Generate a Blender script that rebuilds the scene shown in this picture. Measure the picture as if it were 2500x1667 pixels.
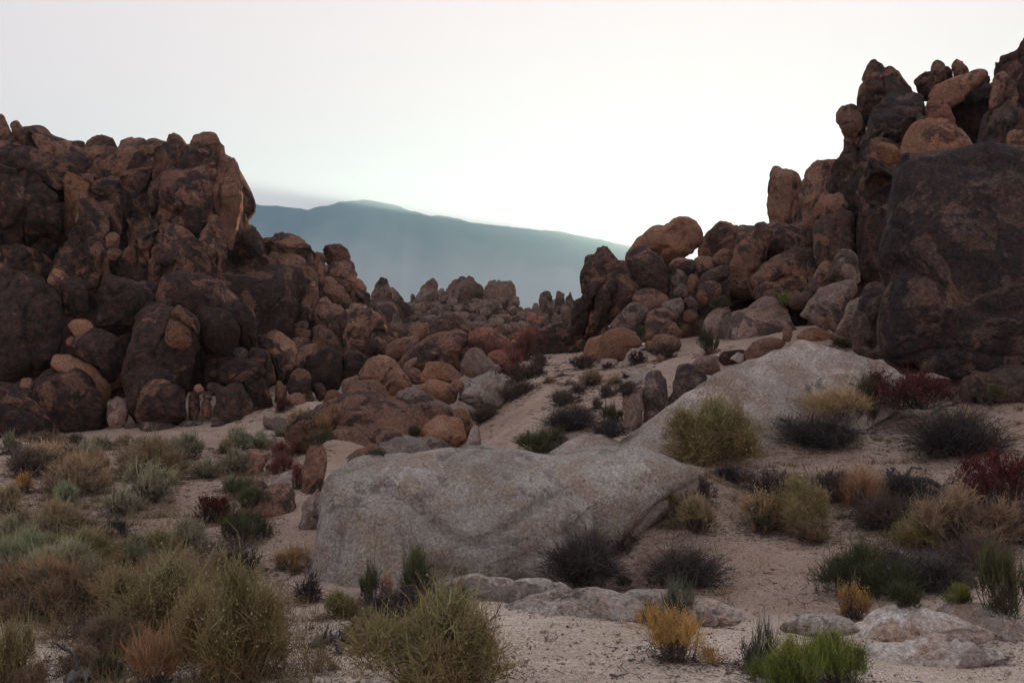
import bpy, math, random
import numpy as np
from mathutils import Vector

sc = bpy.context.scene
for o in list(bpy.data.objects):
    bpy.data.objects.remove(o, do_unlink=True)
COL = sc.collection
R = math.radians

# ------------------------------------------------------------------ camera
EYE = 4.0                       # eye height above world zero, metres
FPX = 2500 * 35.0 / 36.0        # focal length in photograph pixels
HX, HY = 1250.0, 760.0          # vanishing point of the level view direction
cam = bpy.data.objects.new('camera', bpy.data.cameras.new('camera'))
COL.objects.link(cam)
cam.location = (0, 0, EYE)
cam.rotation_euler = (R(90), 0, 0)
cam.data.lens = 35.0
cam.data.sensor_width = 36.0
cam.data.shift_y = -(833.5 - HY) / 2500.0
cam.data.clip_start = 0.1
cam.data.clip_end = 60000
sc.camera = cam

# ------------------------------------------------------------------ world, sun, exposure
SUN_AZ, SUN_EL = R(10.5), R(3.2)
world = bpy.data.worlds.new('World')
sc.world = world
world.use_nodes = True
wn = world.node_tree
sky = wn.nodes.new('ShaderNodeTexSky')
sky.sky_type = 'NISHITA'
sky.sun_disc = False
sky.sun_elevation = SUN_EL
sky.sun_rotation = SUN_AZ
sky.air_density = 0.75
sky.dust_density = 3.2
sky.ozone_density = 0.8
sky.altitude = 1300
# even out the glare: the same soft shoulder over the whole sky, as thick desert air does
sh1 = wn.nodes.new('ShaderNodeVectorMath'); sh1.operation = 'MULTIPLY_ADD'
sh1.inputs[1].default_value = (5.3, 6.6, 6.5); sh1.inputs[2].default_value = (1, 1, 1)
sh2 = wn.nodes.new('ShaderNodeVectorMath'); sh2.operation = 'DIVIDE'
wn.links.new(sky.outputs[0], sh1.inputs[0])
wn.links.new(sky.outputs[0], sh2.inputs[0])
wn.links.new(sh1.outputs[0], sh2.inputs[1])
wn.links.new(sh2.outputs[0], wn.nodes['Background'].inputs[0])
wn.nodes['Background'].inputs[1].default_value = 0.1
sun = bpy.data.objects.new('sun', bpy.data.lights.new('sun', 'SUN'))
COL.objects.link(sun)
sun.data.energy = 0.22
sun.data.angle = R(0.53)
sun.data.color = (1.0, 0.47, 0.26)
to_sun = Vector((math.sin(SUN_AZ) * math.cos(SUN_EL), math.cos(SUN_AZ) * math.cos(SUN_EL), math.sin(SUN_EL)))
sun.rotation_euler = to_sun.to_track_quat('Z', 'Y').to_euler()
vs = sc.view_settings
vs.view_transform = 'Standard'
vs.look = 'None'
vs.exposure = 5.85
vs.gamma = 1.0
vs.use_curve_mapping = False
cy = sc.cycles
cy.use_denoising = True
cy.denoiser = 'OPENIMAGEDENOISE'
cy.denoising_input_passes = 'RGB_ALBEDO_NORMAL'
cy.denoising_prefilter = 'ACCURATE'
cy.max_bounces = 6
cy.diffuse_bounces = 1
cy.glossy_bounces = 1
cy.transmission_bounces = 3
cy.volume_bounces = 0
cy.transparent_max_bounces = 4
cy.caustics_reflective = False
cy.caustics_refractive = False

# ------------------------------------------------------------------ helpers
def ray(px, py):
    return np.array([(px - HX) / FPX, 1.0, (HY - py) / FPX])

CAM = np.array([0.0, 0.0, EYE])

def at(px, py, d):
    return CAM + ray(px, py) * d

def hash3(ix, iy, iz, seed):
    h = (ix * 374761393 + iy * 668265263 + iz * 2147483647 + seed * 974634541) & 0xFFFFFFFF
    h = ((h ^ (h >> 13)) * 1274126177) & 0xFFFFFFFF
    h = ((h ^ (h >> 16)) * 2246822519) & 0xFFFFFFFF
    return (h ^ (h >> 15)) & 0xFFFFFFFF

def noise3(P, seed=0):
    """gradient noise, about -1..1"""
    P = np.asarray(P, dtype=np.float64)
    I = np.floor(P).astype(np.int64)
    F = P - I
    W = F * F * F * (F * (F * 6 - 15) + 10)
    out = np.zeros(len(P))
    for dx in (0, 1):
        for dy in (0, 1):
            for dz in (0, 1):
                h = hash3(I[:, 0] + dx, I[:, 1] + dy, I[:, 2] + dz, seed)
                gx = (h & 1023) / 511.5 - 1
                gy = ((h >> 10) & 1023) / 511.5 - 1
                gz = ((h >> 20) & 1023) / 511.5 - 1
                d = gx * (F[:, 0] - dx) + gy * (F[:, 1] - dy) + gz * (F[:, 2] - dz)
                w = (W[:, 0] if dx else 1 - W[:, 0]) * (W[:, 1] if dy else 1 - W[:, 1]) * (W[:, 2] if dz else 1 - W[:, 2])
                out += d * w
    return out * 1.3

def fbm(P, seed, octs=4, gain=0.5):
    a, s, r = 1.0, 1.0, 0
    for k in range(octs):
        r = r + a * noise3(P * s, seed + 17 * k)
        a *= gain
        s *= 2.03
    return r

def mesh_obj(name, V, F, mat, parent=None, loc=None, smooth=True, tone=None):
    me = bpy.data.meshes.new(name)
    V = np.asarray(V, dtype=np.float32)
    F = np.asarray(F, dtype=np.int32)
    k = F.shape[1]
    me.vertices.add(len(V)); me.vertices.foreach_set('co', V.ravel())
    me.loops.add(F.size); me.loops.foreach_set('vertex_index', F.ravel())
    me.polygons.add(len(F))
    me.polygons.foreach_set('loop_start', np.arange(0, F.size, k, dtype=np.int32))
    me.polygons.foreach_set('loop_total', np.full(len(F), k, dtype=np.int32))
    if smooth:
        me.polygons.foreach_set('use_smooth', np.ones(len(F), dtype=bool))
    if tone is not None:
        at_ = me.attributes.new('tone', 'FLOAT', 'POINT')
        at_.data.foreach_set('value', np.asarray(tone, dtype=np.float32))
    me.materials.append(mat)
    me.update(calc_edges=True)
    me.validate()
    o = bpy.data.objects.new(name, me)
    COL.objects.link(o)
    if parent is not None:
        o.parent = parent
    if loc is not None:
        o.location = loc
    return o

def tag(o, label, cat, group=None):
    o['label'] = label
    o['category'] = cat
    if group:
        o['group'] = group
    return o

# ------------------------------------------------------------------ materials
class NT:
    def __init__(self, name):
        self.m = bpy.data.materials.new(name)
        self.m.use_nodes = True
        self.t = self.m.node_tree
        self.b = self.t.nodes['Principled BSDF']
        self.b.inputs['Roughness'].default_value = 0.92
        self.b.inputs['Specular IOR Level'].default_value = 0.15
    def n(self, kind, **kw):
        x = self.t.nodes.new(kind)
        for k, v in kw.items():
            setattr(x, k, v)
        return x
    def put(self, sock, v):
        if isinstance(v, bpy.types.NodeSocket):
            self.t.links.new(v, sock)
        elif v is not None:
            sock.default_value = v
    def math(self, op, a, b=None, c=None, clamp=False):
        x = self.n('ShaderNodeMath', operation=op, use_clamp=clamp)
        self.put(x.inputs[0], a); self.put(x.inputs[1], b); self.put(x.inputs[2], c)
        return x.outputs[0]
    def vmath(self, op, a, b=None):
        x = self.n('ShaderNodeVectorMath', operation=op)
        self.put(x.inputs[0], a)
        if op == 'SCALE':
            self.put(x.inputs[3], b)
        else:
            self.put(x.inputs[1], b)
        return x.outputs[0]
    def noise(self, vec, scale, detail=4, rough=0.55, dist=0.0, color=False):
        x = self.n('ShaderNodeTexNoise')
        self.put(x.inputs['Vector'], vec)
        x.inputs['Scale'].default_value = scale
        x.inputs['Detail'].default_value = detail
        x.inputs['Roughness'].default_value = rough
        x.inputs['Distortion'].default_value = dist
        return x.outputs['Color'] if color else x.outputs['Fac']
    def step(self, v, lo, hi, a=0.0, b=1.0):
        x = self.n('ShaderNodeMapRange', interpolation_type='SMOOTHSTEP')
        self.put(x.inputs[0], v)
        self.put(x.inputs[1], lo); self.put(x.inputs[2], hi)
        x.inputs[3].default_value = a; x.inputs[4].default_value = b
        return x.outputs[0]
    def mix(self, f, a, b, mode='MIX'):
        x = self.n('ShaderNodeMix', data_type='RGBA', blend_type=mode)
        self.put(x.inputs[0], f)
        self.put(x.inputs[6], a if isinstance(a, bpy.types.NodeSocket) else (*a, 1))
        self.put(x.inputs[7], b if isinstance(b, bpy.types.NodeSocket) else (*b, 1))
        return x.outputs[2]
    def gray(self, v):
        x = self.n('ShaderNodeCombineColor')
        for i in range(3):
            self.put(x.inputs[i], v)
        return x.outputs[0]
    def bump(self, h, dist, strength=1.0, prev=None):
        x = self.n('ShaderNodeBump')
        x.inputs['Distance'].default_value = dist
        x.inputs['Strength'].default_value = strength
        self.put(x.inputs['Height'], h)
        if prev is not None:
            self.put(x.inputs['Normal'], prev)
        return x.outputs[0]

def rock_material(name, base, warm, dark, cover, scale=0.45, grain=14.0, streak=0.0, lichen=0.0,
                  patch=None, bump=1.0, crack=0.6):
    """granite: base rock, warm oxide patches, dark desert varnish with ragged edges, grain, cracks"""
    k = NT(name)
    tc = k.n('ShaderNodeTexCoord').outputs['Object']
    rnd = k.n('ShaderNodeObjectInfo').outputs['Random']
    off = k.vmath('SCALE', (31.7, 57.3, 91.1), rnd)
    v = k.vmath('ADD', tc, off)
    big = k.noise(v, scale * 0.8, 3, 0.5)
    fine = k.noise(v, grain, 3, 0.7)
    fine2 = k.noise(v, grain * 3.1, 2, 0.7)
    col = k.mix(k.step(k.noise(v, scale * 2.2, 6, 0.65, 0.3), 0.42, 0.6), base, warm)
    # second, brighter broken patches where the skin has spalled
    if patch:
        pm = k.step(k.noise(k.vmath('ADD', v, (7.0, 3.0, 1.0)), scale * 1.6, 9, 0.68, 0.8), 0.56, 0.61)
        col = k.mix(k.math('MULTIPLY', pm, 0.8), col, patch)
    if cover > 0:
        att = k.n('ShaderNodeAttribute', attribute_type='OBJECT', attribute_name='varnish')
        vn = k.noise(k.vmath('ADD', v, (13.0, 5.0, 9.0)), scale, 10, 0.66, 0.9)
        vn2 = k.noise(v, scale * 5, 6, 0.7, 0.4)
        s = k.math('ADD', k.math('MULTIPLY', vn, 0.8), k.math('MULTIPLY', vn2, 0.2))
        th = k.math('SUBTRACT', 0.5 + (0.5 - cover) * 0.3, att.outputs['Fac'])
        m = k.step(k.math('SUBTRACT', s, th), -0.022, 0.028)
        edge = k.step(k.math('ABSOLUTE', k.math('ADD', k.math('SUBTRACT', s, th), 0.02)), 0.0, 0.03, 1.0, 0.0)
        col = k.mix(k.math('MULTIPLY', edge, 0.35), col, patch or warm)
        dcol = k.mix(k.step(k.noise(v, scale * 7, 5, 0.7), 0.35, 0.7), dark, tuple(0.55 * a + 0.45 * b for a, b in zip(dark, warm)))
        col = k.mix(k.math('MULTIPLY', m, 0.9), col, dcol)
    if streak > 0:
        mp = k.n('ShaderNodeMapping')
        k.put(mp.inputs[0], v)
        mp.inputs['Scale'].default_value = (1.0, 1.0, 0.09)
        sn = k.noise(mp.outputs[0], 2.4, 5, 0.65)
        col = k.mix(k.math('MULTIPLY', k.step(sn, 0.52, 0.66), streak), col, dark)
    if lichen > 0:
        ln = k.noise(v, 2.2, 8, 0.75, 0.3)
        zone = k.step(k.noise(v, 0.33, 3, 0.5), 0.53, 0.6)
        col = k.mix(k.math('MULTIPLY', k.math('MULTIPLY', k.step(ln, 0.5, 0.54), zone), lichen), col, (0.03, 0.03, 0.034))
        zone2 = k.step(k.noise(k.vmath('ADD', v, (4.0, 8.0, 2.0)), 0.4, 3, 0.5), 0.57, 0.64)
        ln2 = k.noise(k.vmath('ADD', v, (2.0, 9.0, 4.0)), 3.4, 7, 0.75)
        col = k.mix(k.math('MULTIPLY', k.math('MULTIPLY', k.step(ln2, 0.5, 0.56), zone2), lichen * 0.7), col, (0.22, 0.10, 0.05))
    g = k.math('ADD', k.math('MULTIPLY', fine, 0.9), k.math('MULTIPLY', fine2, 0.6))
    gr = k.math('ADD', k.math('MULTIPLY', k.math('SUBTRACT', g, 0.75), 2.3), 1.0)
    gr = k.math('MULTIPLY', gr, k.step(big, 0.25, 0.75, 0.78, 1.22))
    gr = k.math('MULTIPLY', gr, k.step(k.math('FRACT', k.math('MULTIPLY', rnd, 13.7)), 0.0, 1.0, 0.82, 1.2))
    col = k.mix(1.0, col, k.gray(gr), 'MULTIPLY')
    k.put(k.b.inputs['Base Color'], col)
    # relief
    n1 = k.bump(k.noise(v, 1.3, 6, 0.6, 0.3), 0.5 * bump, 0.55)
    vor = k.n('ShaderNodeTexVoronoi', feature='DISTANCE_TO_EDGE')
    wv = k.vmath('ADD', v, k.vmath('SCALE', k.noise(v, 0.7, 5, 0.6, 0.0, True), 1.6))
    k.put(vor.inputs['Vector'], wv)
    vor.inputs['Scale'].default_value = 0.35
    n2 = k.bump(k.step(vor.outputs['Distance'], 0.0, 0.03), 0.14 * crack, 0.7, n1)
    n3 = k.bump(k.noise(v, 6.5, 6, 0.7), 0.2 * bump, 0.65, n2)
    n4 = k.bump(g, 0.03 * bump, 0.55, n3)
    k.put(k.b.inputs['Normal'], n4)
    return k.m

BROWN = (0.20, 0.125, 0.088)
M = {}
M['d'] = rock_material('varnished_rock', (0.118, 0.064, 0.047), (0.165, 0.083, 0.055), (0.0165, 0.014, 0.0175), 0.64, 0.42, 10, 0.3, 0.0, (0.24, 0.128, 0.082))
M['b'] = rock_material('brown_rock', (0.18, 0.10, 0.073), (0.22, 0.113, 0.074), (0.036, 0.027, 0.0285), 0.48, 0.5, 10, 0.2, 0.0, (0.27, 0.153, 0.104))
M['t'] = rock_material('tan_rock', (0.225, 0.12, 0.083), (0.26, 0.124, 0.073), (0.045, 0.032, 0.031), 0.30, 0.55, 12, 0.0, 0.0, (0.30, 0.175, 0.12))
M['p'] = rock_material('pale_granite', (0.33, 0.277, 0.24), (0.27, 0.20, 0.158), (0.115, 0.095, 0.092), 0.30, 0.5, 16, 0.0, 0.25, (0.41, 0.345, 0.305), 0.8, 0.35)
M['w'] = rock_material('weathered_white_granite', (0.47, 0.40, 0.35), (0.40, 0.29, 0.225), (0.17, 0.135, 0.125), 0.34, 0.9, 18, 0.0, 0.2, (0.58, 0.52, 0.47), 1.0, 0.4)
M['h'] = rock_material('lichen_granite', (0.345, 0.305, 0.272), (0.30, 0.23, 0.182), (0.19, 0.163, 0.155), 0.30, 0.7, 19, 0.0, 0.7, (0.41, 0.375, 0.34), 1.2, 0.35)
M['g'] = rock_material('grey_rock', (0.20, 0.14, 0.115), (0.19, 0.112, 0.083), (0.05, 0.04, 0.041), 0.44, 0.55, 12, 0.1, 0.2, (0.28, 0.21, 0.18))
M['f'] = rock_material('far_rock', (0.18, 0.12, 0.094), (0.18, 0.105, 0.075), (0.06, 0.045, 0.042), 0.42, 0.35, 6, 0.4, 0.0, (0.25, 0.175, 0.14), 1.8, 1.4)
M['r'] = rock_material('reddish_rock', (0.25, 0.108, 0.075), (0.27, 0.10, 0.064), (0.07, 0.04, 0.037), 0.34, 0.5, 8, 0.0, 0.0, (0.28, 0.155, 0.12))
M['k'] = rock_material('dark_block', (0.10, 0.073, 0.066), (0.135, 0.078, 0.06), (0.03, 0.0275, 0.033), 0.56, 0.6, 12, 0.15, 0.4, (0.20, 0.148, 0.122), 1.7, 1.5)

# ground: coarse decomposed granite sand
k = NT('sand')
tc = k.n('ShaderNodeTexCoord').outputs['Object']
c = k.mix(k.step(k.noise(tc, 0.22, 5, 0.6), 0.4, 0.62), (0.34, 0.237, 0.178), (0.43, 0.315, 0.248))
c = k.mix(k.math('MULTIPLY', k.step(k.noise(tc, 1.1, 8, 0.7, 0.4), 0.53, 0.66), 0.55), c, (0.19, 0.122, 0.09))
c = k.mix(k.math('MULTIPLY', k.step(k.noise(tc, 3.0, 9, 0.75, 0.5), 0.58, 0.66), 0.6), c, (0.10, 0.075, 0.06))
# pale grit off the granite bedrock nearby, its fuller skylight painted into the colour
sx = k.n('ShaderNodeSeparateXYZ'); k.put(sx.inputs[0], tc)
edge_ = k.math('ADD', sx.outputs['Y'], k.math('MULTIPLY', k.noise(tc, 0.5, 5, 0.6), 5.0))
c = k.mix(k.step(edge_, 13.5, 16.5, 1.0, 0.0), c, k.mix(k.step(k.noise(tc, 0.9, 6, 0.65), 0.4, 0.65), (0.50, 0.39, 0.305), (0.61, 0.49, 0.395)))
sp = k.noise(tc, 26, 3, 0.75)
sp2 = k.noise(tc, 75, 2, 0.75)
vo = k.n('ShaderNodeTexVoronoi'); k.put(vo.inputs['Vector'], tc); vo.inputs['Scale'].default_value = 34
g = k.math('ADD', k.math('MULTIPLY', sp, 0.8), k.math('MULTIPLY', sp2, 0.7))
gr = k.math('ADD', k.math('MULTIPLY', k.math('SUBTRACT', g, 0.75), 3.0), 1.0)
c = k.mix(1.0, c, k.gray(gr), 'MULTIPLY')
k.put(k.b.inputs['Base Color'], c)
b1 = k.bump(k.noise(tc, 1.2, 6, 0.6), 0.25, 0.5)
b2 = k.bump(k.noise(tc, 7, 5, 0.7), 0.07, 0.7, b1)
b3 = k.bump(vo.outputs['Distance'], 0.02, 0.7, b2)
k.put(k.b.inputs['Normal'], k.bump(sp, 0.03, 0.7, b3))
M['sand'] = k.m

# distant mountain: dark rocky slopes, bright low haze painted in over pale fans
k = NT('mountain_slope')
tc = k.n('ShaderNodeTexCoord').outputs['Object']
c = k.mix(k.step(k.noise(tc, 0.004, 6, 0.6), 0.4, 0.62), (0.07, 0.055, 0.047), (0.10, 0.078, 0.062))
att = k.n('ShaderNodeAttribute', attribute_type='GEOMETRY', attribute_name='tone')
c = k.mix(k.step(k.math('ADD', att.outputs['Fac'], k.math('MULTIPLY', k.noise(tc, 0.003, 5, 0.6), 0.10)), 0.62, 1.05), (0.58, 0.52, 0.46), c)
k.put(k.b.inputs['Base Color'], c)
M['mountain'] = k.m

def plant_material(name, stops, trans=0.25, rough=0.8):
    """tone 0..1 runs through the plant's own colours (stem to tip, one twig to the next)"""
    k = NT(name)
    a = k.n('ShaderNodeAttribute', attribute_type='GEOMETRY', attribute_name='tone')
    r = k.n('ShaderNodeValToRGB')
    k.put(r.inputs[0], a.outputs['Fac'])
    e = r.color_ramp.elements
    while len(e) < len(stops):
        e.new(0.5)
    for i, c in enumerate(stops):
        e[i].position = i / max(1, len(stops) - 1)
        e[i].color = (*c, 1)
    rnd = k.n('ShaderNodeObjectInfo').outputs['Random']
    hs = k.n('ShaderNodeHueSaturation')
    k.put(hs.inputs['Color'], r.outputs[0])
    k.put(hs.inputs['Value'], k.step(rnd, 0.0, 1.0, 0.82, 1.18))
    k.put(hs.inputs['Hue'], k.step(k.math('FRACT', k.math('MULTIPLY', rnd, 7.3)), 0.0, 1.0, 0.488, 0.512))
    k.put(k.b.inputs['Base Color'], hs.outputs[0])
    k.b.inputs['Roughness'].default_value = rough
    if trans:
        tr = k.n('ShaderNodeBsdfTranslucent')
        k.put(tr.inputs[0], hs.outputs[0])
        mx = k.n('ShaderNodeMixShader')
        mx.inputs[0].default_value = trans
        k.t.links.new(k.b.outputs[0], mx.inputs[1])
        k.t.links.new(tr.outputs[0], mx.inputs[2])
        k.t.links.new(mx.outputs[0], k.t.nodes['Material Output'].inputs[0])
    return k.m

P = {}
P['bark'] = plant_material('grey_bark', [(0.05, 0.04, 0.035), (0.10, 0.078, 0.065), (0.17, 0.14, 0.12)], 0)
P['deadwood'] = plant_material('weathered_dead_wood', [(0.025, 0.022, 0.024), (0.05, 0.045, 0.047), (0.12, 0.11, 0.11)], 0)
P['sage'] = plant_material('grey_green_leaves', [(0.122, 0.095, 0.067), (0.208, 0.181, 0.12), (0.33, 0.31, 0.193), (0.48, 0.451, 0.291)])
P['pale'] = plant_material('pale_green_leaves', [(0.117, 0.117, 0.07), (0.207, 0.226, 0.128), (0.33, 0.362, 0.209), (0.462, 0.488, 0.304)])
P['tan'] = plant_material('tan_seed_stalks', [(0.147, 0.092, 0.058), (0.26, 0.176, 0.108), (0.427, 0.31, 0.186), (0.553, 0.437, 0.262)])
P['straw'] = plant_material('dry_straw', [(0.175, 0.093, 0.046), (0.319, 0.181, 0.091), (0.473, 0.308, 0.16)])
P['blond'] = plant_material('blond_dry_flowers', [(0.23, 0.152, 0.084), (0.417, 0.285, 0.148), (0.598, 0.448, 0.253)])
P['wisp'] = plant_material('wispy_green_stems', [(0.213, 0.118, 0.067), (0.28, 0.185, 0.093), (0.28, 0.252, 0.11), (0.392, 0.375, 0.174)])
P['wispb'] = plant_material('brown_dry_stems', [(0.111, 0.069, 0.046), (0.196, 0.121, 0.076), (0.266, 0.184, 0.112), (0.23, 0.209, 0.121)])
P['green'] = plant_material('dark_green_stems', [(0.075, 0.053, 0.034), (0.062, 0.065, 0.034), (0.085, 0.095, 0.044), (0.13, 0.138, 0.06)])
P['bright'] = plant_material('bright_green_leaves', [(0.06, 0.07, 0.022), (0.10, 0.135, 0.034), (0.17, 0.21, 0.05), (0.36, 0.35, 0.085)])
P['eph'] = plant_material('grey_green_jointed_stems', [(0.07, 0.068, 0.05), (0.11, 0.115, 0.082), (0.16, 0.17, 0.125)], 0.1)
P['red'] = plant_material('dark_red_seed_heads', [(0.045, 0.022, 0.02), (0.09, 0.026, 0.023), (0.15, 0.038, 0.031)])
P['rust'] = plant_material('rust_red_stems', [(0.10, 0.048, 0.04), (0.19, 0.078, 0.06), (0.28, 0.125, 0.09)])
P['gold'] = plant_material('golden_dry_flowers', [(0.30, 0.155, 0.06), (0.48, 0.27, 0.09), (0.66, 0.42, 0.16)])
P['yellow'] = plant_material('yellow_flowers', [(0.45, 0.33, 0.03), (0.62, 0.48, 0.04), (0.74, 0.60, 0.08)])
P['dead'] = plant_material('blackened_twigs', [(0.026, 0.022, 0.022), (0.05, 0.041, 0.04), (0.11, 0.088, 0.08)], 0)
P['deadbr'] = plant_material('brown_dead_twigs', [(0.05, 0.036, 0.032), (0.10, 0.066, 0.055), (0.17, 0.115, 0.09)], 0)

# ------------------------------------------------------------------ ground (one sheet to the horizon)
GP = []
for px, py, d in [
    (0, 1667, 9), (600, 1667, 8.6), (1250, 1667, 8.5), (1900, 1667, 8.5), (2500, 1667, 8.7),
    (250, 1560, 11), (500, 1470, 13.5), (100, 1400, 16), (450, 1300, 22), (650, 1300, 21.5), (250, 1200, 26),
    (450, 1180, 27.5), (100, 1110, 33), (300, 1095, 36), (60, 1065, 42), (450, 1080, 38), (600, 1050, 41), (700, 1010, 43),
    (780, 980, 44), (1100, 1480, 11.6), (800, 1540, 11),
    (1150, 1475, 12.2), (1350, 1495, 11.8), (1500, 1500, 11.6), (1600, 1518, 11.3), (1800, 1545, 10.8), (2000, 1562, 10.8), (2200, 1555, 11.2), (2400, 1550, 11.6),
    (1500, 1422, 16.3), (1800, 1425, 15.8), (1700, 1330, 18.3), (2000, 1420, 15.6), (2300, 1410, 16), (1750, 1250, 20.3),
    (2100, 1250, 20.5), (2400, 1250, 20), (1900, 1150, 23), (2200, 1120, 23.5), (2450, 1080, 24), (2100, 1050, 26),
    (2300, 1000, 27), (2450, 985, 28), (760, 1440, 17), (1000, 1125, 30), (1150, 1112, 31), (800, 1135, 28.5), (880, 1085, 35.5), (1200, 1210, 23.5), (950, 1230, 23.5), (700, 1180, 26), (1500, 1160, 24.5), (620, 1120, 32), (1000, 1450, 16.5), (1250, 1450, 16.4),
    (1200, 1085, 32), (1300, 1010, 37), (1270, 950, 42), (1320, 885, 52), (1290, 873, 57), (1450, 960, 38),
    (1400, 900, 47), (1560, 890, 45), (1700, 850, 48), (1670, 832, 52), (1480, 1060, 31), (1900, 800, 55), (1960, 805, 42), (2080, 840, 38), (2100, 815, 43), (2157, 1000, 27.2), (2050, 1050, 25.6), (1900, 1110, 24.2), (1760, 1140, 23.4), (2230, 955, 29), (2300, 925, 29), (2420, 945, 28), (2520, 960, 27.5), (1700, 1188, 20.4), (1630, 1228, 20), (1565, 1276, 19.5), (1510, 1326, 18.8), (1450, 1385, 18), (1560, 1098, 24.2), (1650, 1118, 23.9)]:
    p = at(px, py, d)
    GP.append((p[0], p[1], p[2]))
GP += [(0, 0, 2.3), (0, 4.5, 1.55), (-15, 0, 0.5), (15, 0, 1.0), (-40, 0, -0.5), (40, 0, 2.0), (0, -60, 1), (1.5, 75, -1.5), (4, 100, -2), (-60, 60, 1), (-80, 30, -0.5),
       (-5, 36, -1.4), (-3.5, 38, -1.3), (-2.6, 35, -1.3), (-6, 40, -1.2), (-2.2, 41, -1.0), (-7, 45, -0.8), (60, 45, 6), (60, 20, 3), (40, 80, 3), (-15, 95, 0), (0, 150, -3), (-90, 150, -4), (90, 150, -2), (90, 0, 1), (-90, 0, -1)]
GP = np.array(GP)
_d = np.sqrt(((GP[:, None, :2] - GP[None, :, :2]) ** 2).sum(-1) + 0.6)
_n = len(GP)
_A = np.zeros((_n + 3, _n + 3))
_A[:_n, :_n] = _d - 0.02 * np.eye(_n)
_A[:_n, _n] = 1; _A[:_n, _n + 1:] = GP[:, :2]
_A[_n, :_n] = 1; _A[_n + 1:, :_n] = GP[:, :2].T
_w = np.linalg.solve(_A, np.concatenate([GP[:, 2], [0, 0, 0]]))

def ground_z(x, y):
    x = np.asarray(x, float); y = np.asarray(y, float)
    xc = np.clip(x, -95, 95); yc = np.clip(y, -70, 155)
    z = _w[_n] + _w[_n + 1] * xc + _w[_n + 2] * yc
    for i in range(_n):
        z = z + _w[i] * np.sqrt((xc - GP[i, 0]) ** 2 + (yc - GP[i, 1]) ** 2 + 0.6)
    far = np.clip((np.hypot(x, y) - 150) / 900, 0, 1)
    return z * (1 - far) + (-70.0) * far

ys = np.concatenate([-np.geomspace(400, 2, 24), np.linspace(-1, 2, 6)[1:], np.geomspace(2.1, 160, 420), np.geomspace(166, 9900, 40)])
xs = 9.0 * np.sinh(np.linspace(-7.5, 7.5, 470))
GX, GY = np.meshgrid(xs, ys)
gx, gy = GX.ravel(), GY.ravel()
gz = ground_z(gx, gy)
near = np.clip(1.4 - np.hypot(gx, gy) / 150, 0, 1)
q = np.stack([gx, gy, np.zeros_like(gx)], 1)
gz = gz + near * (0.16 * noise3(q * 0.35, 3) + 0.07 * noise3(q * 1.1, 4) + 0.03 * noise3(q * 2.9, 5))
nx, ny = len(xs), len(ys)
idx = np.arange(nx * ny).reshape(ny, nx)
GF = np.stack([idx[:-1, :-1], idx[:-1, 1:], idx[1:, 1:], idx[1:, :-1]], -1).reshape(-1, 4)
ground = mesh_obj('ground', np.stack([gx, gy, gz], 1), GF, M['sand'])
ground['kind'] = 'structure'

# ------------------------------------------------------------------ distant mountain
ridge_px = [(-900, 640), (-400, 600), (0, 560), (300, 522), (500, 507), (591, 499), (610, 494), (621, 496), (635, 502), (671, 502), (707, 507),
            (735, 509), (749, 513), (774, 505), (812, 500), (823, 494), (856, 491), (890, 487), (909, 490), (942, 496),
            (975, 504), (997, 514), (1014, 516), (1050, 528), (1069, 525), (1119, 533), (1146, 543), (1210, 550),
            (1266, 556), (1315, 562), (1365, 564), (1387, 569), (1426, 578), (1467, 584), (1492, 591), (1537, 601), (1640, 632),
            (1760, 655), (2000, 668), (2300, 690), (2700, 705), (3300, 720)]
MD = 9000.0
rx = np.array([(a - HX) / FPX * MD for a, b in ridge_px]); rz = np.array([EYE + (HY - b) / FPX * MD for a, b in ridge_px])
mx = np.linspace(rx[0], rx[-1], 520)
mt = np.concatenate([np.linspace(0, 1, 60), np.linspace(1.03, 1.25, 8)])      # 0 = foot on this side, 1 = crest
VX, VT = np.meshgrid(mx, mt)
vx, vt = VX.ravel(), VT.ravel()
crest = np.interp(vx, rx, rz) + 70
dist = 5600 + 3400 * vt
prof = np.where(vt <= 1, 0.28 * vt + 0.72 * np.clip(vt, 0, 1) ** 2.3, 1 - 0.9 * (vt - 1))
pw = np.stack([vx / 900.0, dist / 900.0, np.zeros_like(vx)], 1)
pv = np.stack([vx / 420.0, dist / 2600.0, np.zeros_like(vx)], 1)
rel = (0.10 * fbm(pw, 41, 4) - 0.13 * np.abs(noise3(pv, 43)) - 0.06 * np.abs(noise3(pv * 2.1, 44))) * np.sin(np.clip(vt, 0, 1) * math.pi) ** 0.8
jag = 9 * noise3(np.stack([vx / 55.0, dist / 200.0, 0 * vx], 1), 45) + 6 * noise3(np.stack([vx / 21.0, dist / 90.0, 0 * vx], 1), 46)
vz = -70 + crest * np.clip(prof + rel, -0.05, 2) + jag * np.clip(vt, 0, 1)
mi = np.arange(len(mx) * len(mt)).reshape(len(mt), len(mx))
MF = np.stack([mi[:-1, :-1], mi[:-1, 1:], mi[1:, 1:], mi[1:, :-1]], -1).reshape(-1, 4)
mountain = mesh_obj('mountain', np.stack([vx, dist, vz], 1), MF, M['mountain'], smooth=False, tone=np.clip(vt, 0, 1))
mountain['kind'] = 'structure'

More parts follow.
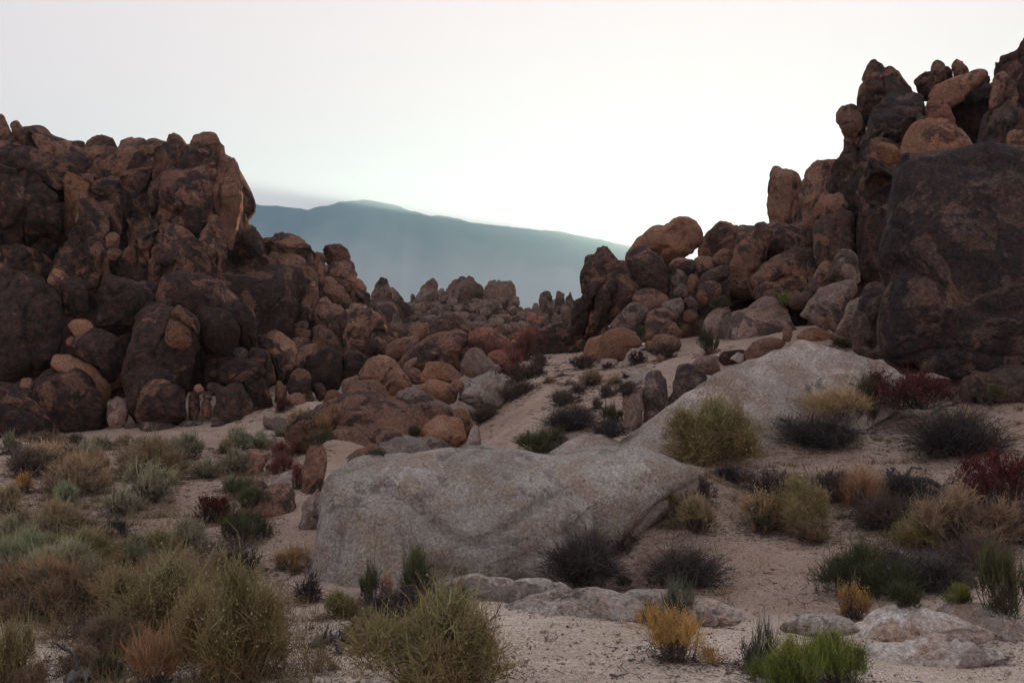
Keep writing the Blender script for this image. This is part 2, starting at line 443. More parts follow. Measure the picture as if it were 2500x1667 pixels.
# ------------------------------------------------------------------ rocks
def smooth_closed(pts, n):
    """closed Catmull-Rom through the points, resampled to n evenly spaced points"""
    pts = np.asarray(pts, float)
    m = len(pts)
    out = []
    t = np.linspace(0, 1, 12, endpoint=False)[:, None]
    for i in range(m):
        p0, p1, p2, p3 = pts[i - 1], pts[i], pts[(i + 1) % m], pts[(i + 2) % m]
        out.append(0.5 * ((2 * p1) + (-p0 + p2) * t + (2 * p0 - 5 * p1 + 4 * p2 - p3) * t ** 2 + (-p0 + 3 * p1 - 3 * p2 + p3) * t ** 3))
    c = np.concatenate(out)
    c = np.vstack([c, c[:1]])
    s = np.concatenate([[0], np.cumsum(np.hypot(*np.diff(c, axis=0).T))])
    u = np.linspace(0, s[-1], n, endpoint=False)
    return np.stack([np.interp(u, s, c[:, 0]), np.interp(u, s, c[:, 1])], 1)

ROCKS = []

def rock(name, label, cat, pts, D, mat='b', thick=0.85, lean=14, yaw=0, n=2.3, rough=1.0, facets=5, dent=(), seed=None,
         varnish=0.0, center=None, group=None, back=1.0, res=1.0, parent=None, joints=0.0, split=False, grow=1.0):
    seed = len(ROCKS) * 7 + 11 if seed is None else seed
    rg = np.random.RandomState(seed)
    pts = np.asarray(pts, float)
    pts = pts.mean(0) + (pts - pts.mean(0)) * grow           # neighbours meet in tight joints
    per = np.hypot(*np.diff(np.vstack([pts, pts[:1]]), axis=0).T).sum()
    N = int(np.clip(per / 6.5 * res, 26, 230))
    ol = smooth_closed(pts, N)
    if center is None:
        x, y = ol.T
        x2, y2 = np.roll(x, -1), np.roll(y, -1)
        cr = x * y2 - x2 * y
        a = cr.sum() / 2
        center = np.array([((x + x2) * cr).sum() / (6 * a), ((y + y2) * cr).sum() / (6 * a)])
    center = np.asarray(center, float)
    C = at(center[0], center[1], D)
    v = CAM - C; v[2] *= 0.5
    v /= np.linalg.norm(v)                                   # the rock faces this way
    up = np.array([0, 0, 1.0]); rt = np.cross(up, v) * -1; rt /= np.linalg.norm(rt)
    vh = np.array([v[0], v[1], 0]); vh /= np.linalg.norm(vh)
    nrm = vh * math.cos(R(lean)) + up * math.sin(R(lean))    # plane of the rock's rim, leaning back
    nrm = nrm * math.cos(R(yaw)) + rt * math.sin(R(yaw))
    def hit(p):
        d = np.stack([(p[:, 0] - HX) / FPX, np.ones(len(p)), (HY - p[:, 1]) / FPX], 1)
        k_ = ((C - CAM) @ nrm) / (d @ nrm)
        return CAM + d * k_[:, None]
    rim = hit(ol)
    ext = rim.max(0) - rim.min(0)
    w = np.abs((rim - C) @ rt).max() * 2; h = ext[2]
    size = math.sqrt(max(w, .05) * max(h, .05))
    T = thick * 0.5 * min(max(w, .05), max(h / max(0.35, math.cos(R(lean))), .05), size)
    nr = max(6, int(N / 5.0))
    tj = np.sin(np.linspace(1, 0, nr, endpoint=False) * math.pi / 2)[::-1]
    rings, faces = [], []
    V = [C + v * T]
    rad = rim - C
    for t in tj[:-1]:
        V.append(C + rad * t + v * T * (1 - t ** n) ** (1 / n))
    V.append(rim)
    for t in tj[:-1][::-1]:
        V.append(C + rad * t - v * T * back * (1 - t ** n) ** (1 / n))
    V.append(C - v * T * back)
    V = np.vstack([np.atleast_2d(q_) for q_ in V])
    nring = 2 * len(tj) - 1
    F = []
    i = np.arange(N); j = (i + 1) % N
    F.append(np.stack([np.zeros(N, int), 1 + i, 1 + j], 1))
    quads = []
    for r_ in range(nring - 1):
        a0, a1 = 1 + r_ * N, 1 + (r_ + 1) * N
        quads.append(np.stack([a0 + i, a1 + i, a1 + j], 1)); quads.append(np.stack([a0 + i, a1 + j, a0 + j], 1))
    last = 1 + nring * N
    F += quads
    F.append(np.stack([1 + (nring - 1) * N + i, np.full(N, last), 1 + (nring - 1) * N + j], 1))
    F = np.vstack(F)
    L = V - C
    # flat facets: cut back what sticks out past a few planes
    for _ in range(facets):
        d = rg.normal(size=3); d /= np.linalg.norm(d)
        d = d * 0.75 + v * rg.uniform(0.7, 1.5) + up * 0.2 if split else d + v * rg.uniform(0.2, 1.0) + up * 0.25
        d /= np.linalg.norm(d)
        s = L @ d
        lim = np.quantile(s, rg.uniform(*((0.74, 0.93) if split else (0.84, 0.96))))
        over = np.clip(s - lim, 0, None)
        L = L - d * (over * (rg.uniform(0.75, 1.0) if split else rg.uniform(0.4, 0.8)))[:, None]
    # relief along the normals
    def normals(X):
        fn = np.cross(X[F[:, 1]] - X[F[:, 0]], X[F[:, 2]] - X[F[:, 0]])
        nn = np.zeros_like(X)
        for c_ in range(3):
            np.add.at(nn, F[:, c_], fn)
        return nn / (np.linalg.norm(nn, axis=1, keepdims=True) + 1e-9)
    nn = normals(L)
    if (nn * L).sum() < 0:
        F = F[:, ::-1]; nn = -nn
    o_ = rg.uniform(-50, 50, 3)
    a = 0.075 * rough * noise3(L / (size * 0.55) + o_, seed) + 0.035 * rough * noise3(L / (size * 0.22) + o_, seed + 1) \
        + 0.016 * rough * noise3(L / (size * 0.09) + o_, seed + 2)
    cr_ = noise3(L * np.array([1, 1, 0.55]) / (size * 0.5) + o_ + 9, seed + 3)
    a = a - 0.05 * rough * np.exp(-(cr_ / 0.05) ** 2)
    vj = noise3(L * np.array([1, 1, 0.16]) / (size * 0.42) + o_ + 29, seed + 6)
    a = a - joints * 0.05 * rough * np.exp(-(vj / 0.045) ** 2) - joints * 0.03 * rough * np.abs(vj)
    cr2 = noise3(L * np.array([0.6, 0.6, 1.3]) / (size * 0.34) + o_ + 19, seed + 5)
    a = a - 0.022 * rough * np.exp(-(cr2 / 0.05) ** 2)
    L = L + nn * (a * size)[:, None]
    # keep the measured width and height after the cutting and weathering
    for _ in range(2):
        Q = L + C - CAM
        qa = Q[:, 0] / Q[:, 1] * FPX + HX; qb = HY - Q[:, 2] / Q[:, 1] * FPX
        la, ha, lb, hb = ol[:, 0].min(), ol[:, 0].max(), ol[:, 1].min(), ol[:, 1].max()
        sa = (ha - la) / (qa.max() - qa.min()); sb = (hb - lb) / (qb.max() - qb.min())
        mpx = D / FPX
        ca, cb = L @ rt, L[:, 2].copy()
        sgn = 1.0 if rt[0] > 0 else -1.0
        da = (qa - (qa.max() + qa.min()) / 2) * (sa - 1) + (la + ha) / 2 - (qa.max() + qa.min()) / 2
        db = (qb - (qb.max() + qb.min()) / 2) * (sb - 1) + (lb + hb) / 2 - (qb.max() + qb.min()) / 2
        L = L + rt * (da * mpx * sgn)[:, None] - up * (db * mpx)[:, None]
    for (du, dv, ru, rv, dep) in dent:                       # hollows weathered into the face
        Q = L + C - CAM
        ppx = HX + Q[:, 0] / Q[:, 1] * FPX; ppy = HY - Q[:, 2] / Q[:, 1] * FPX
        e = ((ppx - du) / ru) ** 2 + ((ppy - dv) / rv) ** 2
        front = (L @ v) > 0
        L = L - v * (np.where(front, dep * np.clip(1 - e, 0, 1) ** 0.6, 0))[:, None]
    W = L + C
    base = np.array([C[0], C[1], W[:, 2].min()])
    o = mesh_obj(name, W - base, F, M[mat], parent, base)
    if parent is None:
        tag(o, label, cat, group)
    o['varnish'] = float(varnish)
    ROCKS.append(o)
    return o

ZR = {'A': (0, 250, 650), 'B': (0, 640, 650), 'C': (500, 450, 650), 'D': (600, 680, 650), 'E': (1100, 550, 650), 'F': (900, 640, 500),
      'G': (1350, 380, 650), 'S': (1850, 100, 650), 'H': (1850, 500, 650), 'K': (1250, 820, 500), 'L': (1500, 800, 650), 'N': (500, 900, 650),
      'T': (0, 1000, 650), 'U': (0, 1233, 650), 'V': (600, 1233, 650), 'W': (1100, 1000, 650), 'X': (1200, 1233, 650), 'Y': (1850, 900, 650),
      'Z': (1850, 1233, 650), 'P': (0, 0, 2500)}

def outline(z, s, seed=0):
    """outline written in the coordinates of an enlarged piece of the photograph"""
    ox, oy, wd = ZR[z]
    kx = wd / 2352.0
    if s.startswith('e'):
        v_ = [float(x) for x in s[1:].split(',')]
        cx, cy_, w, h = v_[:4]
        rot = R(v_[4]) if len(v_) > 4 else 0.0
        rg = random.Random(int(cx * 3 + cy_))
        pts = []
        for i in range(14):
            a = i / 14 * 2 * math.pi
            ca, sa = math.cos(a), math.sin(a)
            e = 2 / 2.5
            x = w / 2 * math.copysign(abs(ca) ** e, ca) * rg.uniform(0.93, 1.05)
            y = h / 2 * math.copysign(abs(sa) ** e, sa) * rg.uniform(0.93, 1.05)
            pts.append((cx + x * math.cos(rot) - y * math.sin(rot), cy_ + x * math.sin(rot) + y * math.cos(rot)))
    else:
        pts = [tuple(float(q_) for q_ in p.split(',')) for p in s.split()]
    return [(ox + x * kx, oy + y * kx) for x, y in pts]

def rocks(z, rows, kind='boulder', **common):
    for row in rows:
        label, mat, D, s = row[:4]
        kw = dict(common)
        if len(row) > 4:
            kw.update(row[4])
        kw['varnish'] = kw.get('varnish', 0.0) + kw.pop('vary', 0.0)  # tier bias
        nm = kw.pop('name', kind)
        ct = kw.pop('cat', 'boulder' if nm == 'boulder' else 'rock')
        rock(nm, label, ct, outline(z, s), D, mat, **kw)

# dark bedrock seen in the joints between the blocks and one added unseen hill
BK = dict(name='bedrock_cliff', cat='rock', n=3.0, rough=0.7, facets=3, res=0.6, thick=0.5)
rocks('P', [
    ('dark bedrock showing in the joints of the left cliff', 'd', 62, '-75,330 110,352 310,365 400,360 470,400 505,480 530,600 650,615 740,650 820,700 900,750 905,850 660,930 280,985 -75,985', dict(lean=22)),
    ('dark bedrock showing between the boulders of the right cliff', 'd', 60, '1800,560 1860,535 1945,420 1975,310 2080,270 2280,250 2470,215 2470,750 2070,800 1830,770 1640,735', dict(lean=10)),
    ('dark bedrock behind the small boulders below the sun gap', 'd', 65, '1390,725 1420,650 1530,595 1680,590 1790,590 1880,740 1700,800 1510,790', dict(lean=20)),
    ('dark bedrock under the central boulder heap', 'd', 55, '850,840 940,765 1080,755 1190,800 1140,890 960,940 800,920', dict(lean=25)),
    ('brown bedrock under the far boulder slope', 'f', 113, '905,800 920,705 980,690 1060,686 1150,690 1210,715 1245,750 1255,815 1040,830', dict(lean=25)),
    ('brown bedrock behind the far jointed columns', 'f', 127, '1238,705 1255,690 1295,688 1320,700 1322,800 1290,815 1240,800', dict(lean=4)),
    ('bedrock hill glimpsed behind the boulders right of the sun gap', 'd', 86, '1342,760 1352,690 1395,650 1450,625 1530,602 1650,602 1800,600 1880,640 1880,780 1600,800 1400,790', dict(lean=10, thick=0.3)),  # added out of view, keeps the low sun off the left shrubs
    ('brown bedrock shelf under the front of the central heap', 'b', 37, '655,1060 715,955 800,900 940,905 1050,945 1062,1030 940,1050 800,1058', dict(lean=42)),
    ('dark bedrock behind the tan boulders at the trail top', 'd', 64, '1225,770 1262,745 1330,735 1400,745 1412,790 1390,835 1240,840', dict(lean=8)),
    ('brown bedrock behind the reddish talus', 'f', 115, '1130,725 1180,708 1240,712 1262,740 1255,800 1140,800', dict(lean=15)),
    ('dark bedrock behind the cave at the right tower', 'd', 44, '1900,480 1960,330 2060,330 2110,420 2100,620 1990,720 1890,700', dict(lean=8)),
])

# left cliff, upper tier
rocks('A', [
    ('tall leaning slab on the skyline at the left edge', 'b', 60, '-90,125 20,118 60,160 90,230 140,290 190,345 215,400 100,430 -90,430'),
    ('egg-shaped boulder upright on the skyline near the left edge', 'b', 59, '95,190 140,165 185,205 215,270 230,390 200,400 140,310 100,230'),
    ('small round boulder against the leaning slab at the left edge', 't', 58, 'e0,290,160,160'),
    ('long sagging ridge slab on the skyline right of the egg boulder', 'b', 60, '225,290 250,258 330,270 430,300 520,345 620,345 760,360 775,600 740,640 640,570 480,480 360,420 240,390', dict(center=None)),
    ('large round boulder resting on the left skyline in a dark hollow', 'b', 58.6, 'e890,400,275,225', dict(facets=3)),
    ('low dome boulder on the skyline right of the large round boulder', 'b', 60.5, '1020,420 1060,325 1150,308 1230,320 1280,360 1290,470 1020,480'),
    ('flat dome boulder on the skyline left of the upright knob', 'b', 60.8, '1265,360 1310,322 1390,325 1450,355 1470,430 1280,440'),
    ('upright rounded knob on the skyline left of the cliff tower', 'b', 59.5, '1478,340 1500,290 1550,275 1610,310 1655,370 1670,420 1650,500 1560,510 1490,410', dict(thick=1.0)),
    ('broad leaning slab with flaked face in the middle of the left cliff', 'd', 57, '820,640 870,530 950,510 1010,450 1090,380 1200,360 1310,355 1380,390 1370,470 1340,600 1300,740 1255,880 1180,900 1050,800 960,720 860,760', dict(lean=24)),
    ('narrow leaning slab beside the flaked slab of the left cliff', 'd', 57, '1260,880 1290,760 1340,600 1370,470 1420,400 1470,370 1560,400 1600,470 1560,560 1500,640 1460,760 1400,900 1370,1080 1300,1060 1250,960', dict(lean=20, varnish=-0.03)),
    ('square block crowning the left cliff tower', 'b', 57.6, '1690,410 1698,320 1725,282 1810,265 1890,275 1928,320 1945,400 1900,440 1700,430', dict(n=3, thick=1.0)),
    ('high split tower with a tan sunward face at the end of the left cliff', 'b', 57.2, '1850,430 1950,395 2000,510 2060,520 2120,590 2140,720 2132,900 2112,1120 2060,1270 1990,1200 1900,960 1860,800', dict(thick=1.2, yaw=-24, lean=6, varnish=-0.08)),
    ('shouldered block under the square crown of the left tower', 'd', 56.4, '1580,580 1650,470 1720,390 1810,365 1880,395 1912,500 1895,700 1870,900 1700,760 1600,680', dict(lean=10)),
    ('tall rounded pillar in front of the left cliff tower', 'd', 54.8, '1490,650 1540,590 1640,575 1740,570 1810,610 1850,700 1867,860 1862,1010 1810,1110 1750,1220 1700,1190 1600,1120 1480,1080 1380,1080 1420,900 1455,760', dict(lean=16, n=2.8, yaw=-8, varnish=-0.02)),
    ('arched boulder with an orange rim under the rounded pillar', 'd', 52.6, '1330,1320 1380,1130 1440,1070 1560,1080 1680,1150 1770,1260 1830,1380 1860,1540 1700,1620 1330,1620', dict(lean=14, varnish=-0.03)),
    ('ribbed slab between the arched boulder and the left tower', 'b', 54, '1760,1220 1830,1070 1900,1010 1960,1100 2000,1250 1990,1400 1960,1590 1870,1590 1830,1400', dict(rough=1.5)),
    ('huge sloping slab topping the left end of the cliff', 'd', 54, '-90,350 60,345 180,385 300,410 480,490 620,570 720,650 765,720 740,800 620,830 520,880 430,770 280,660 -90,660', dict(lean=34, varnish=-0.03)),
    ('pale tan wedge-shaped split face below the huge sloping slab', 't', 53.2, '565,770 630,640 720,650 780,715 770,850 700,1000 640,1190 572,1270 555,1150 556,950', dict(yaw=-20, lean=4, thick=0.6, rough=1.4, varnish=-0.1)),
    ('dark squared block at the left edge under the sloping slab', 'd', 51.6, '-90,620 120,605 270,625 420,760 505,870 528,1100 500,1300 420,1330 250,1290 -90,1310', dict(n=3, varnish=0.06)),
    ('small round stone lodged beside the tan split face', 'b', 55, 'e775,690,105,115'),
    ('tall rounded fin beside the tan wedge on the left cliff', 'd', 51.5, '490,1400 590,1250 690,1040 765,870 830,850 900,890 930,1000 932,1300 945,1600 510,1600', dict(lean=10)),
    ('outer curved rib on the left cliff behind the rounded fin', 'd', 55, '800,790 880,700 960,660 1050,700 1105,790 1160,870 1165,960 1140,1060 1080,1120 1040,1000 930,860', dict(rough=1.4)),
    ('inner curved rib on the left cliff behind the rounded fin', 'd', 54, '880,870 960,830 1040,900 1080,1000 1078,1130 1040,1210 960,1200 930,1000'),
    ('knobbly stacked pillar left of the arched orange-rimmed boulder', 'd', 51.8, '1085,1130 1140,1030 1230,1010 1320,1060 1390,1130 1375,1200 1330,1330 1310,1600 1060,1600 1065,1380 1110,1280', dict(rough=1.8, varnish=-0.02)),
    ('small tan stone wedged high left of the stacked pillar', 't', 51.6, 'e995,1228,125,155'),
    ('small tan stone wedged low left of the stacked pillar', 'b', 51.4, 'e1010,1345,160,120,15'),
    ('low dark mottled boulder at the left edge of the middle tier', 'd', 50.5, '-90,1310 130,1255 260,1290 380,1340 430,1440 400,1530 -90,1530'),
    ('dark knob boulder at the foot of the rounded fin', 'd', 50.6, '495,1390 540,1290 620,1290 700,1360 725,1470 680,1610 490,1610'),
    ('jagged shoulder rock dropping off behind the left tower', 'b', 62, '2110,1170 2130,935 2185,970 2165,1050 2240,1110 2315,1205 2380,1220 2380,1420 2090,1420'),
    ('dark rounded boulder at the foot of the left tower corner', 'd', 58, 'e2200,1255,265,230'),
], lean=14, n=4.2, joints=1.0, facets=9, split=True, rough=0.95, res=1.2, thick=0.75, grow=1.07, vary=-0.02)  # less dark cover on the upper tier, painting in its fuller skylight

# left cliff, lower tier
rocks('B', [
    ('massive dark block with a tan streak at the lower left cliff', 'd', 46.6, '55,220 100,105 220,75 340,110 440,180 490,260 540,400 562,500 530,600 475,800 440,930 300,1030 -90,1030 -90,330', dict(n=2.9, varnish=0.03)),
    ('pale-topped rock at the left edge behind the massive dark block', 'b', 48, '-90,30 40,28 120,70 90,140 60,250 0,400 -90,520'),
    ('small orange boulder with a black blotch above the dark egg boulder', 't', 49.2, '415,150 450,70 500,55 570,90 618,145 570,210 520,250 440,220'),
    ('dark egg-shaped boulder beside the massive left block', 'd', 48.5, 'e665,315,300,360', dict(facets=3, varnish=-0.02)),
    ('squared dark block with a narrow joint left of the long dome', 'd', 49, '805,570 850,400 868,240 910,130 960,110 1050,125 1200,145 1330,130 1400,150 1395,330 1320,420 1200,480 1150,640 870,640', dict(n=2.9)),
    ('long smooth dome boulder bridging the middle of the left cliff', 'd', 49.5, '1375,400 1400,170 1450,110 1600,75 1750,80 1860,130 1980,210 2070,290 2105,350 1960,430 1730,500 1500,480', dict(facets=3, rough=0.7, varnish=-0.02)),
    ('tan egg-shaped stone above the leaning loaf boulder', 't', 46.8, 'e718,592,235,185,8', dict(facets=2, rough=0.6, varnish=-0.3)),
    ('tiny tan stone under the tan egg-shaped stone', 't', 46.4, 'e635,700,110,90', dict(varnish=-0.3)),
    ('loaf boulder leaning right below the tan egg stone', 'd', 45.8, '620,800 680,690 780,620 900,580 1000,590 1070,650 1085,760 1080,960 1040,1060 960,1060 900,960 760,880', dict(varnish=-0.01)),
    ('smooth pinkish loaf boulder behind the big striped loaf', 't', 45, '448,920 480,830 550,815 640,820 780,890 900,990 980,1090 955,1200 905,1260 760,1160 600,1030', dict(facets=2, rough=0.6, varnish=-0.2)),
    ('big loaf boulder with a dark underside on the valley floor', 'd', 44, '278,1090 310,960 360,915 480,920 620,1000 760,1100 870,1210 935,1310 948,1400 945,1560 600,1600 300,1400', dict(facets=3, rough=0.7, varnish=-0.02)),
    ('small round stone tucked behind the big striped loaf', 't', 45, 'e235,1080,120,125'),
    ('upper of two long loaf boulders at the left edge', 'd', 43, '-90,1070 80,1070 220,1120 350,1200 500,1280 580,1320 600,1390 585,1530 480,1530 300,1400 -90,1360', dict(facets=3, rough=0.7, varnish=-0.05)),
    ('lower of two long loaf boulders at the left edge', 'd', 42, '-90,1262 60,1260 200,1290 350,1350 440,1410 482,1455 490,1590 -90,1620', dict(facets=3, rough=0.7, varnish=-0.03)),
    ('grey egg-shaped boulder right of the big striped loaf', 'g', 43.4, '945,1300 990,1200 1040,1190 1110,1240 1138,1310 1095,1440 1000,1530 945,1450', dict(varnish=-0.05)),
    ('tall squared tower of dark rock in the lower left cliff', 'd', 45, '1100,870 1150,640 1180,470 1240,395 1370,355 1470,375 1550,405 1600,385 1700,440 1762,545 1745,720 1715,950 1690,1120 1650,1400 1500,1450 1200,1420 1075,1060', dict(n=3.0, thick=0.8, varnish=0.03)),
    ('cracked cap stone on the right shoulder of the squared tower', 'd', 43.6, '1510,450 1550,390 1600,380 1690,430 1765,535 1745,650 1690,600 1600,540', dict(varnish=-0.05)),
    ('orange-topped stone set in the face of the squared tower', 't', 43.2, '1460,700 1480,540 1530,485 1600,510 1670,560 1692,615 1685,760 1560,770', dict(thick=0.5)),
    ('rounded brown boulder at the foot of the squared tower', 'd', 42.8, '1190,1260 1230,1110 1330,1040 1460,1030 1580,1050 1632,1130 1645,1300 1610,1430 1240,1430', dict(varnish=-0.03)),
    ('big round boulder right of the squared tower', 'd', 46, '1738,480 1800,410 1900,395 2010,430 2090,520 2128,640 2095,750 2020,840 1900,800 1790,700 1738,580', dict(facets=3, rough=0.7)),
    ('peaked boulder behind the big round boulder', 'd', 47.5, '1950,410 2050,350 2130,340 2190,390 2260,480 2282,600 2275,720 2270,800 2130,800 2110,600 2060,500'),
    ('flat-topped block like an anvil on the lower cliff', 'd', 45.4, '1935,890 1990,840 2150,855 2280,890 2342,940 2354,1050 2200,1080 1940,1075', dict(n=3, thick=1.0, lean=22)),
    ('dark pedestal block below the anvil-shaped block', 'd', 46, '1940,1060 2330,1050 2360,1390 2300,1440 2150,1440 2050,1250', dict(n=3, rough=1.3)),
    ('arched dark boulder standing at the cliff foot', 'd', 43.4, '1885,1210 1900,1120 1980,1095 2060,1130 2112,1220 2145,1360 2160,1530 1910,1530 1878,1360', dict(varnish=0.02)),
    ('curved boulder leaning on the arched dark boulder', 'b', 44.2, '1995,1100 2080,1065 2160,1100 2212,1200 2238,1290 2205,1390 2130,1390 2080,1220'),
    ('small orange stone on top of the little stack at the cliff foot', 't', 43.6, 'e1755,1128,95,110'),
    ('left upright stone of the little stack at the cliff foot', 'b', 43.8, 'e1718,1275,110,290'),
    ('right upright stone of the little stack at the cliff foot', 'b', 43.5, 'e1822,1295,105,180'),
    ('small middle stone of the little stack at the cliff foot', 'b', 43.7, 'e1832,1185,85,90'),
    ('rounded stone behind the arched dark boulder', 'b', 44, 'e1890,1120,140,120'),
    ('low grey flat stone at the cliff foot behind the sagebrush', 'g', 42.4, 'e1190,1475,200,110', dict(lean=35)),
    ('low rounded grey boulder at the cliff foot behind the sagebrush', 'g', 42, 'e1400,1475,340,160', dict(lean=30)),
    ('low broad stone right of the grey boulder at the cliff foot', 'g', 42.6, 'e1690,1450,220,120', dict(lean=30)),
    ('small round stone at the cliff foot below the arched boulder', 'b', 42.2, 'e1930,1460,135,120'),
    ('tiny pale stone perched above the round stone at the cliff foot', 'g', 42.4, 'e1905,1395,85,60'),
    ('thin dark column left in the gap beside the squared tower', 'd', 46.6, 'e1755,930,110,420', dict(n=3)),
    ('thin dark column right in the gap beside the squared tower', 'd', 46.4, 'e1862,905,130,400', dict(n=3)),
    ('small pale-edged stone above the anvil-shaped block', 'g', 46.6, 'e2110,805,180,110,10'),
    ('small dark stone above the right end of the anvil-shaped block', 'd', 46.3, 'e2285,835,190,150,25'),
    ('dark rounded rock at the left edge behind the loaf boulders', 'd', 45.5, '-90,930 0,935 50,1000 75,1080 40,1130 -90,1130'),
], lean=16, vary=0.035)  # extra dark cover paints in the weaker skylight of the lower tier

# descending ridge right of the left tower
rocks('C', [
    ('round dark boulder on the slope under the left tower', 'd', 60, 'e380,525,265,235'),
    ('small knob on the skyline between the left tower and the ridge block', 'b', 66, 'e545,520,120,100'),
    ('big peaked block crowning the descending ridge', 'b', 62, '575,580 615,460 680,428 780,445 860,475 930,560 965,630 900,690 700,650', dict(varnish=0.02)),
    ('sloping slab below the peaked ridge block', 'b', 61, '515,720 580,620 700,600 820,640 885,700 925,800 905,970 760,870 540,800', dict(lean=24)),
    ('layered slab left of the sloping ridge slab', 'b', 59, '205,690 250,590 330,570 450,600 530,650 545,740 420,780 195,740', dict(lean=28, rough=1.4)),
    ('broad brown slab under the layered slab', 'b', 58, '165,870 195,730 330,725 440,780 490,850 482,960 440,1100 300,1040 190,920', dict(lean=24)),
    ('bulging boulder in the middle of the descending ridge', 'd', 60, '478,920 500,790 600,780 720,830 830,890 900,950 945,1050 955,1170 840,1120 700,1000 560,985', dict(lean=18)),
    ('large dark squared boulder low on the descending ridge', 'd', 57, '465,1310 490,1050 550,970 680,990 780,1000 832,1060 815,1200 785,1400 600,1370', dict(n=2.8, varnish=0.04)),
    ('narrow upright slab beside the dark squared ridge boulder', 'b', 58.6, '835,1080 895,900 900,700 960,640 1002,800 1012,1000 985,1200 935,1420 830,1400 815,1200', dict(yaw=-14)),
    ('vertical slab standing behind the ridge crest', 'b', 62, '955,620 1010,628 1062,680 1064,850 1055,1020 1000,1010 955,800', dict(thick=0.6)),
    ('balanced cap boulder crowning the second ridge stack', 'b', 66, '1033,650 1050,560 1100,535 1190,535 1250,580 1280,650 1275,715 1180,710 1080,710', dict(thick=1.0)),
    ('stout boulder below the balanced cap', 'b', 64, '1095,790 1130,710 1220,680 1310,700 1342,780 1325,890 1280,960 1180,910'),
    ('slanted boulder left of the stout boulder', 'b', 61, '1055,860 1100,820 1180,870 1260,940 1275,1030 1258,1140 1150,1090 1055,980'),
    ('dark boulder stepping down right of the stout boulder', 'd', 66, '1265,960 1320,920 1400,930 1452,980 1450,1060 1350,1080 1265,1020'),
    ('small tan boulder above the stepping dark boulder', 't', 67, '1315,880 1350,835 1400,870 1425,940 1330,950'),
    ('pointed spire on the far end of the descending ridge', 'f', 80, '1470,1000 1490,890 1540,830 1590,860 1630,950 1665,1080 1645,1180 1560,1120 1475,1060', dict(varnish=0.0)),
    ('slim second spire right of the pointed spire', 'f', 82, '1636,950 1670,918 1710,960 1760,1020 1805,1080 1795,1190 1740,1230 1675,1140'),
    ('cracked brown face in the middle of the lower ridge', 'b', 58, '990,1060 1060,1000 1130,1060 1220,1100 1262,1180 1245,1340 1205,1500 1080,1370 985,1250', dict(lean=22)),
    ('grey ramp slab at the foot of the lower ridge', 'b', 56, '955,1350 1000,1250 1100,1290 1200,1400 1215,1510 1080,1520 960,1470', dict(lean=34)),
    ('wide stepped block at the right of the lower ridge', 'b', 58, '1235,1260 1270,1160 1300,1060 1400,1080 1480,1180 1582,1280 1585,1345 1475,1360 1455,1470 1370,1530 1235,1450', dict(lean=18)),
    ('smooth far slab where the ridge meets the gully', 'f', 69, '1495,1120 1560,1100 1650,1130 1732,1200 1750,1330 1700,1370 1590,1310 1530,1200', dict(lean=26)),
    ('rounded rib between the stepped block and the far slab', 'f', 66, '1395,1070 1480,1070 1552,1120 1565,1260 1500,1240'),
    ('arched tan boulder like a seal at the ridge foot', 't', 53, '555,1340 590,1290 650,1300 740,1370 802,1440 806,1600 690,1600 670,1480', dict(rough=0.7)),
    ('dark rounded boulder left of the seal-shaped boulder', 'd', 54, '455,1380 540,1330 620,1380 690,1480 695,1610 470,1610'),
    ('top stone of three flat stones stacked in a joint', 'b', 56.4, 'e855,1242,115,80'),
    ('middle stone of three flat stones stacked in a joint', 'b', 56.2, 'e862,1318,150,95'),
    ('bottom stone of three flat stones stacked in a joint', 'b', 56, 'e850,1400,160,100'),
    ('brown boulder right of the seal-shaped boulder', 'b', 54, '805,1490 880,1430 960,1410 1005,1445 940,1590 815,1590'),
    ('small round stone at the foot of the stepped block', 'b', 55.6, 'e1335,1430,170,130'),
    ('dark boulder right of the stepped block', 'd', 56, '1460,1520 1480,1380 1540,1350 1612,1410 1640,1500 1560,1560'),
    ('small stone left of two at the gully mouth', 'b', 58, 'e1595,1385,130,100'),
    ('small stone right of two at the gully mouth', 'b', 60, 'e1665,1345,100,80'),
    ('small stone at the top of the grey ramp slab', 'b', 56.5, 'e992,1315,95,120'),
], lean=16, n=3.8, joints=0.9, facets=9, split=True, rough=1.0, res=1.2, thick=0.8, grow=1.07)

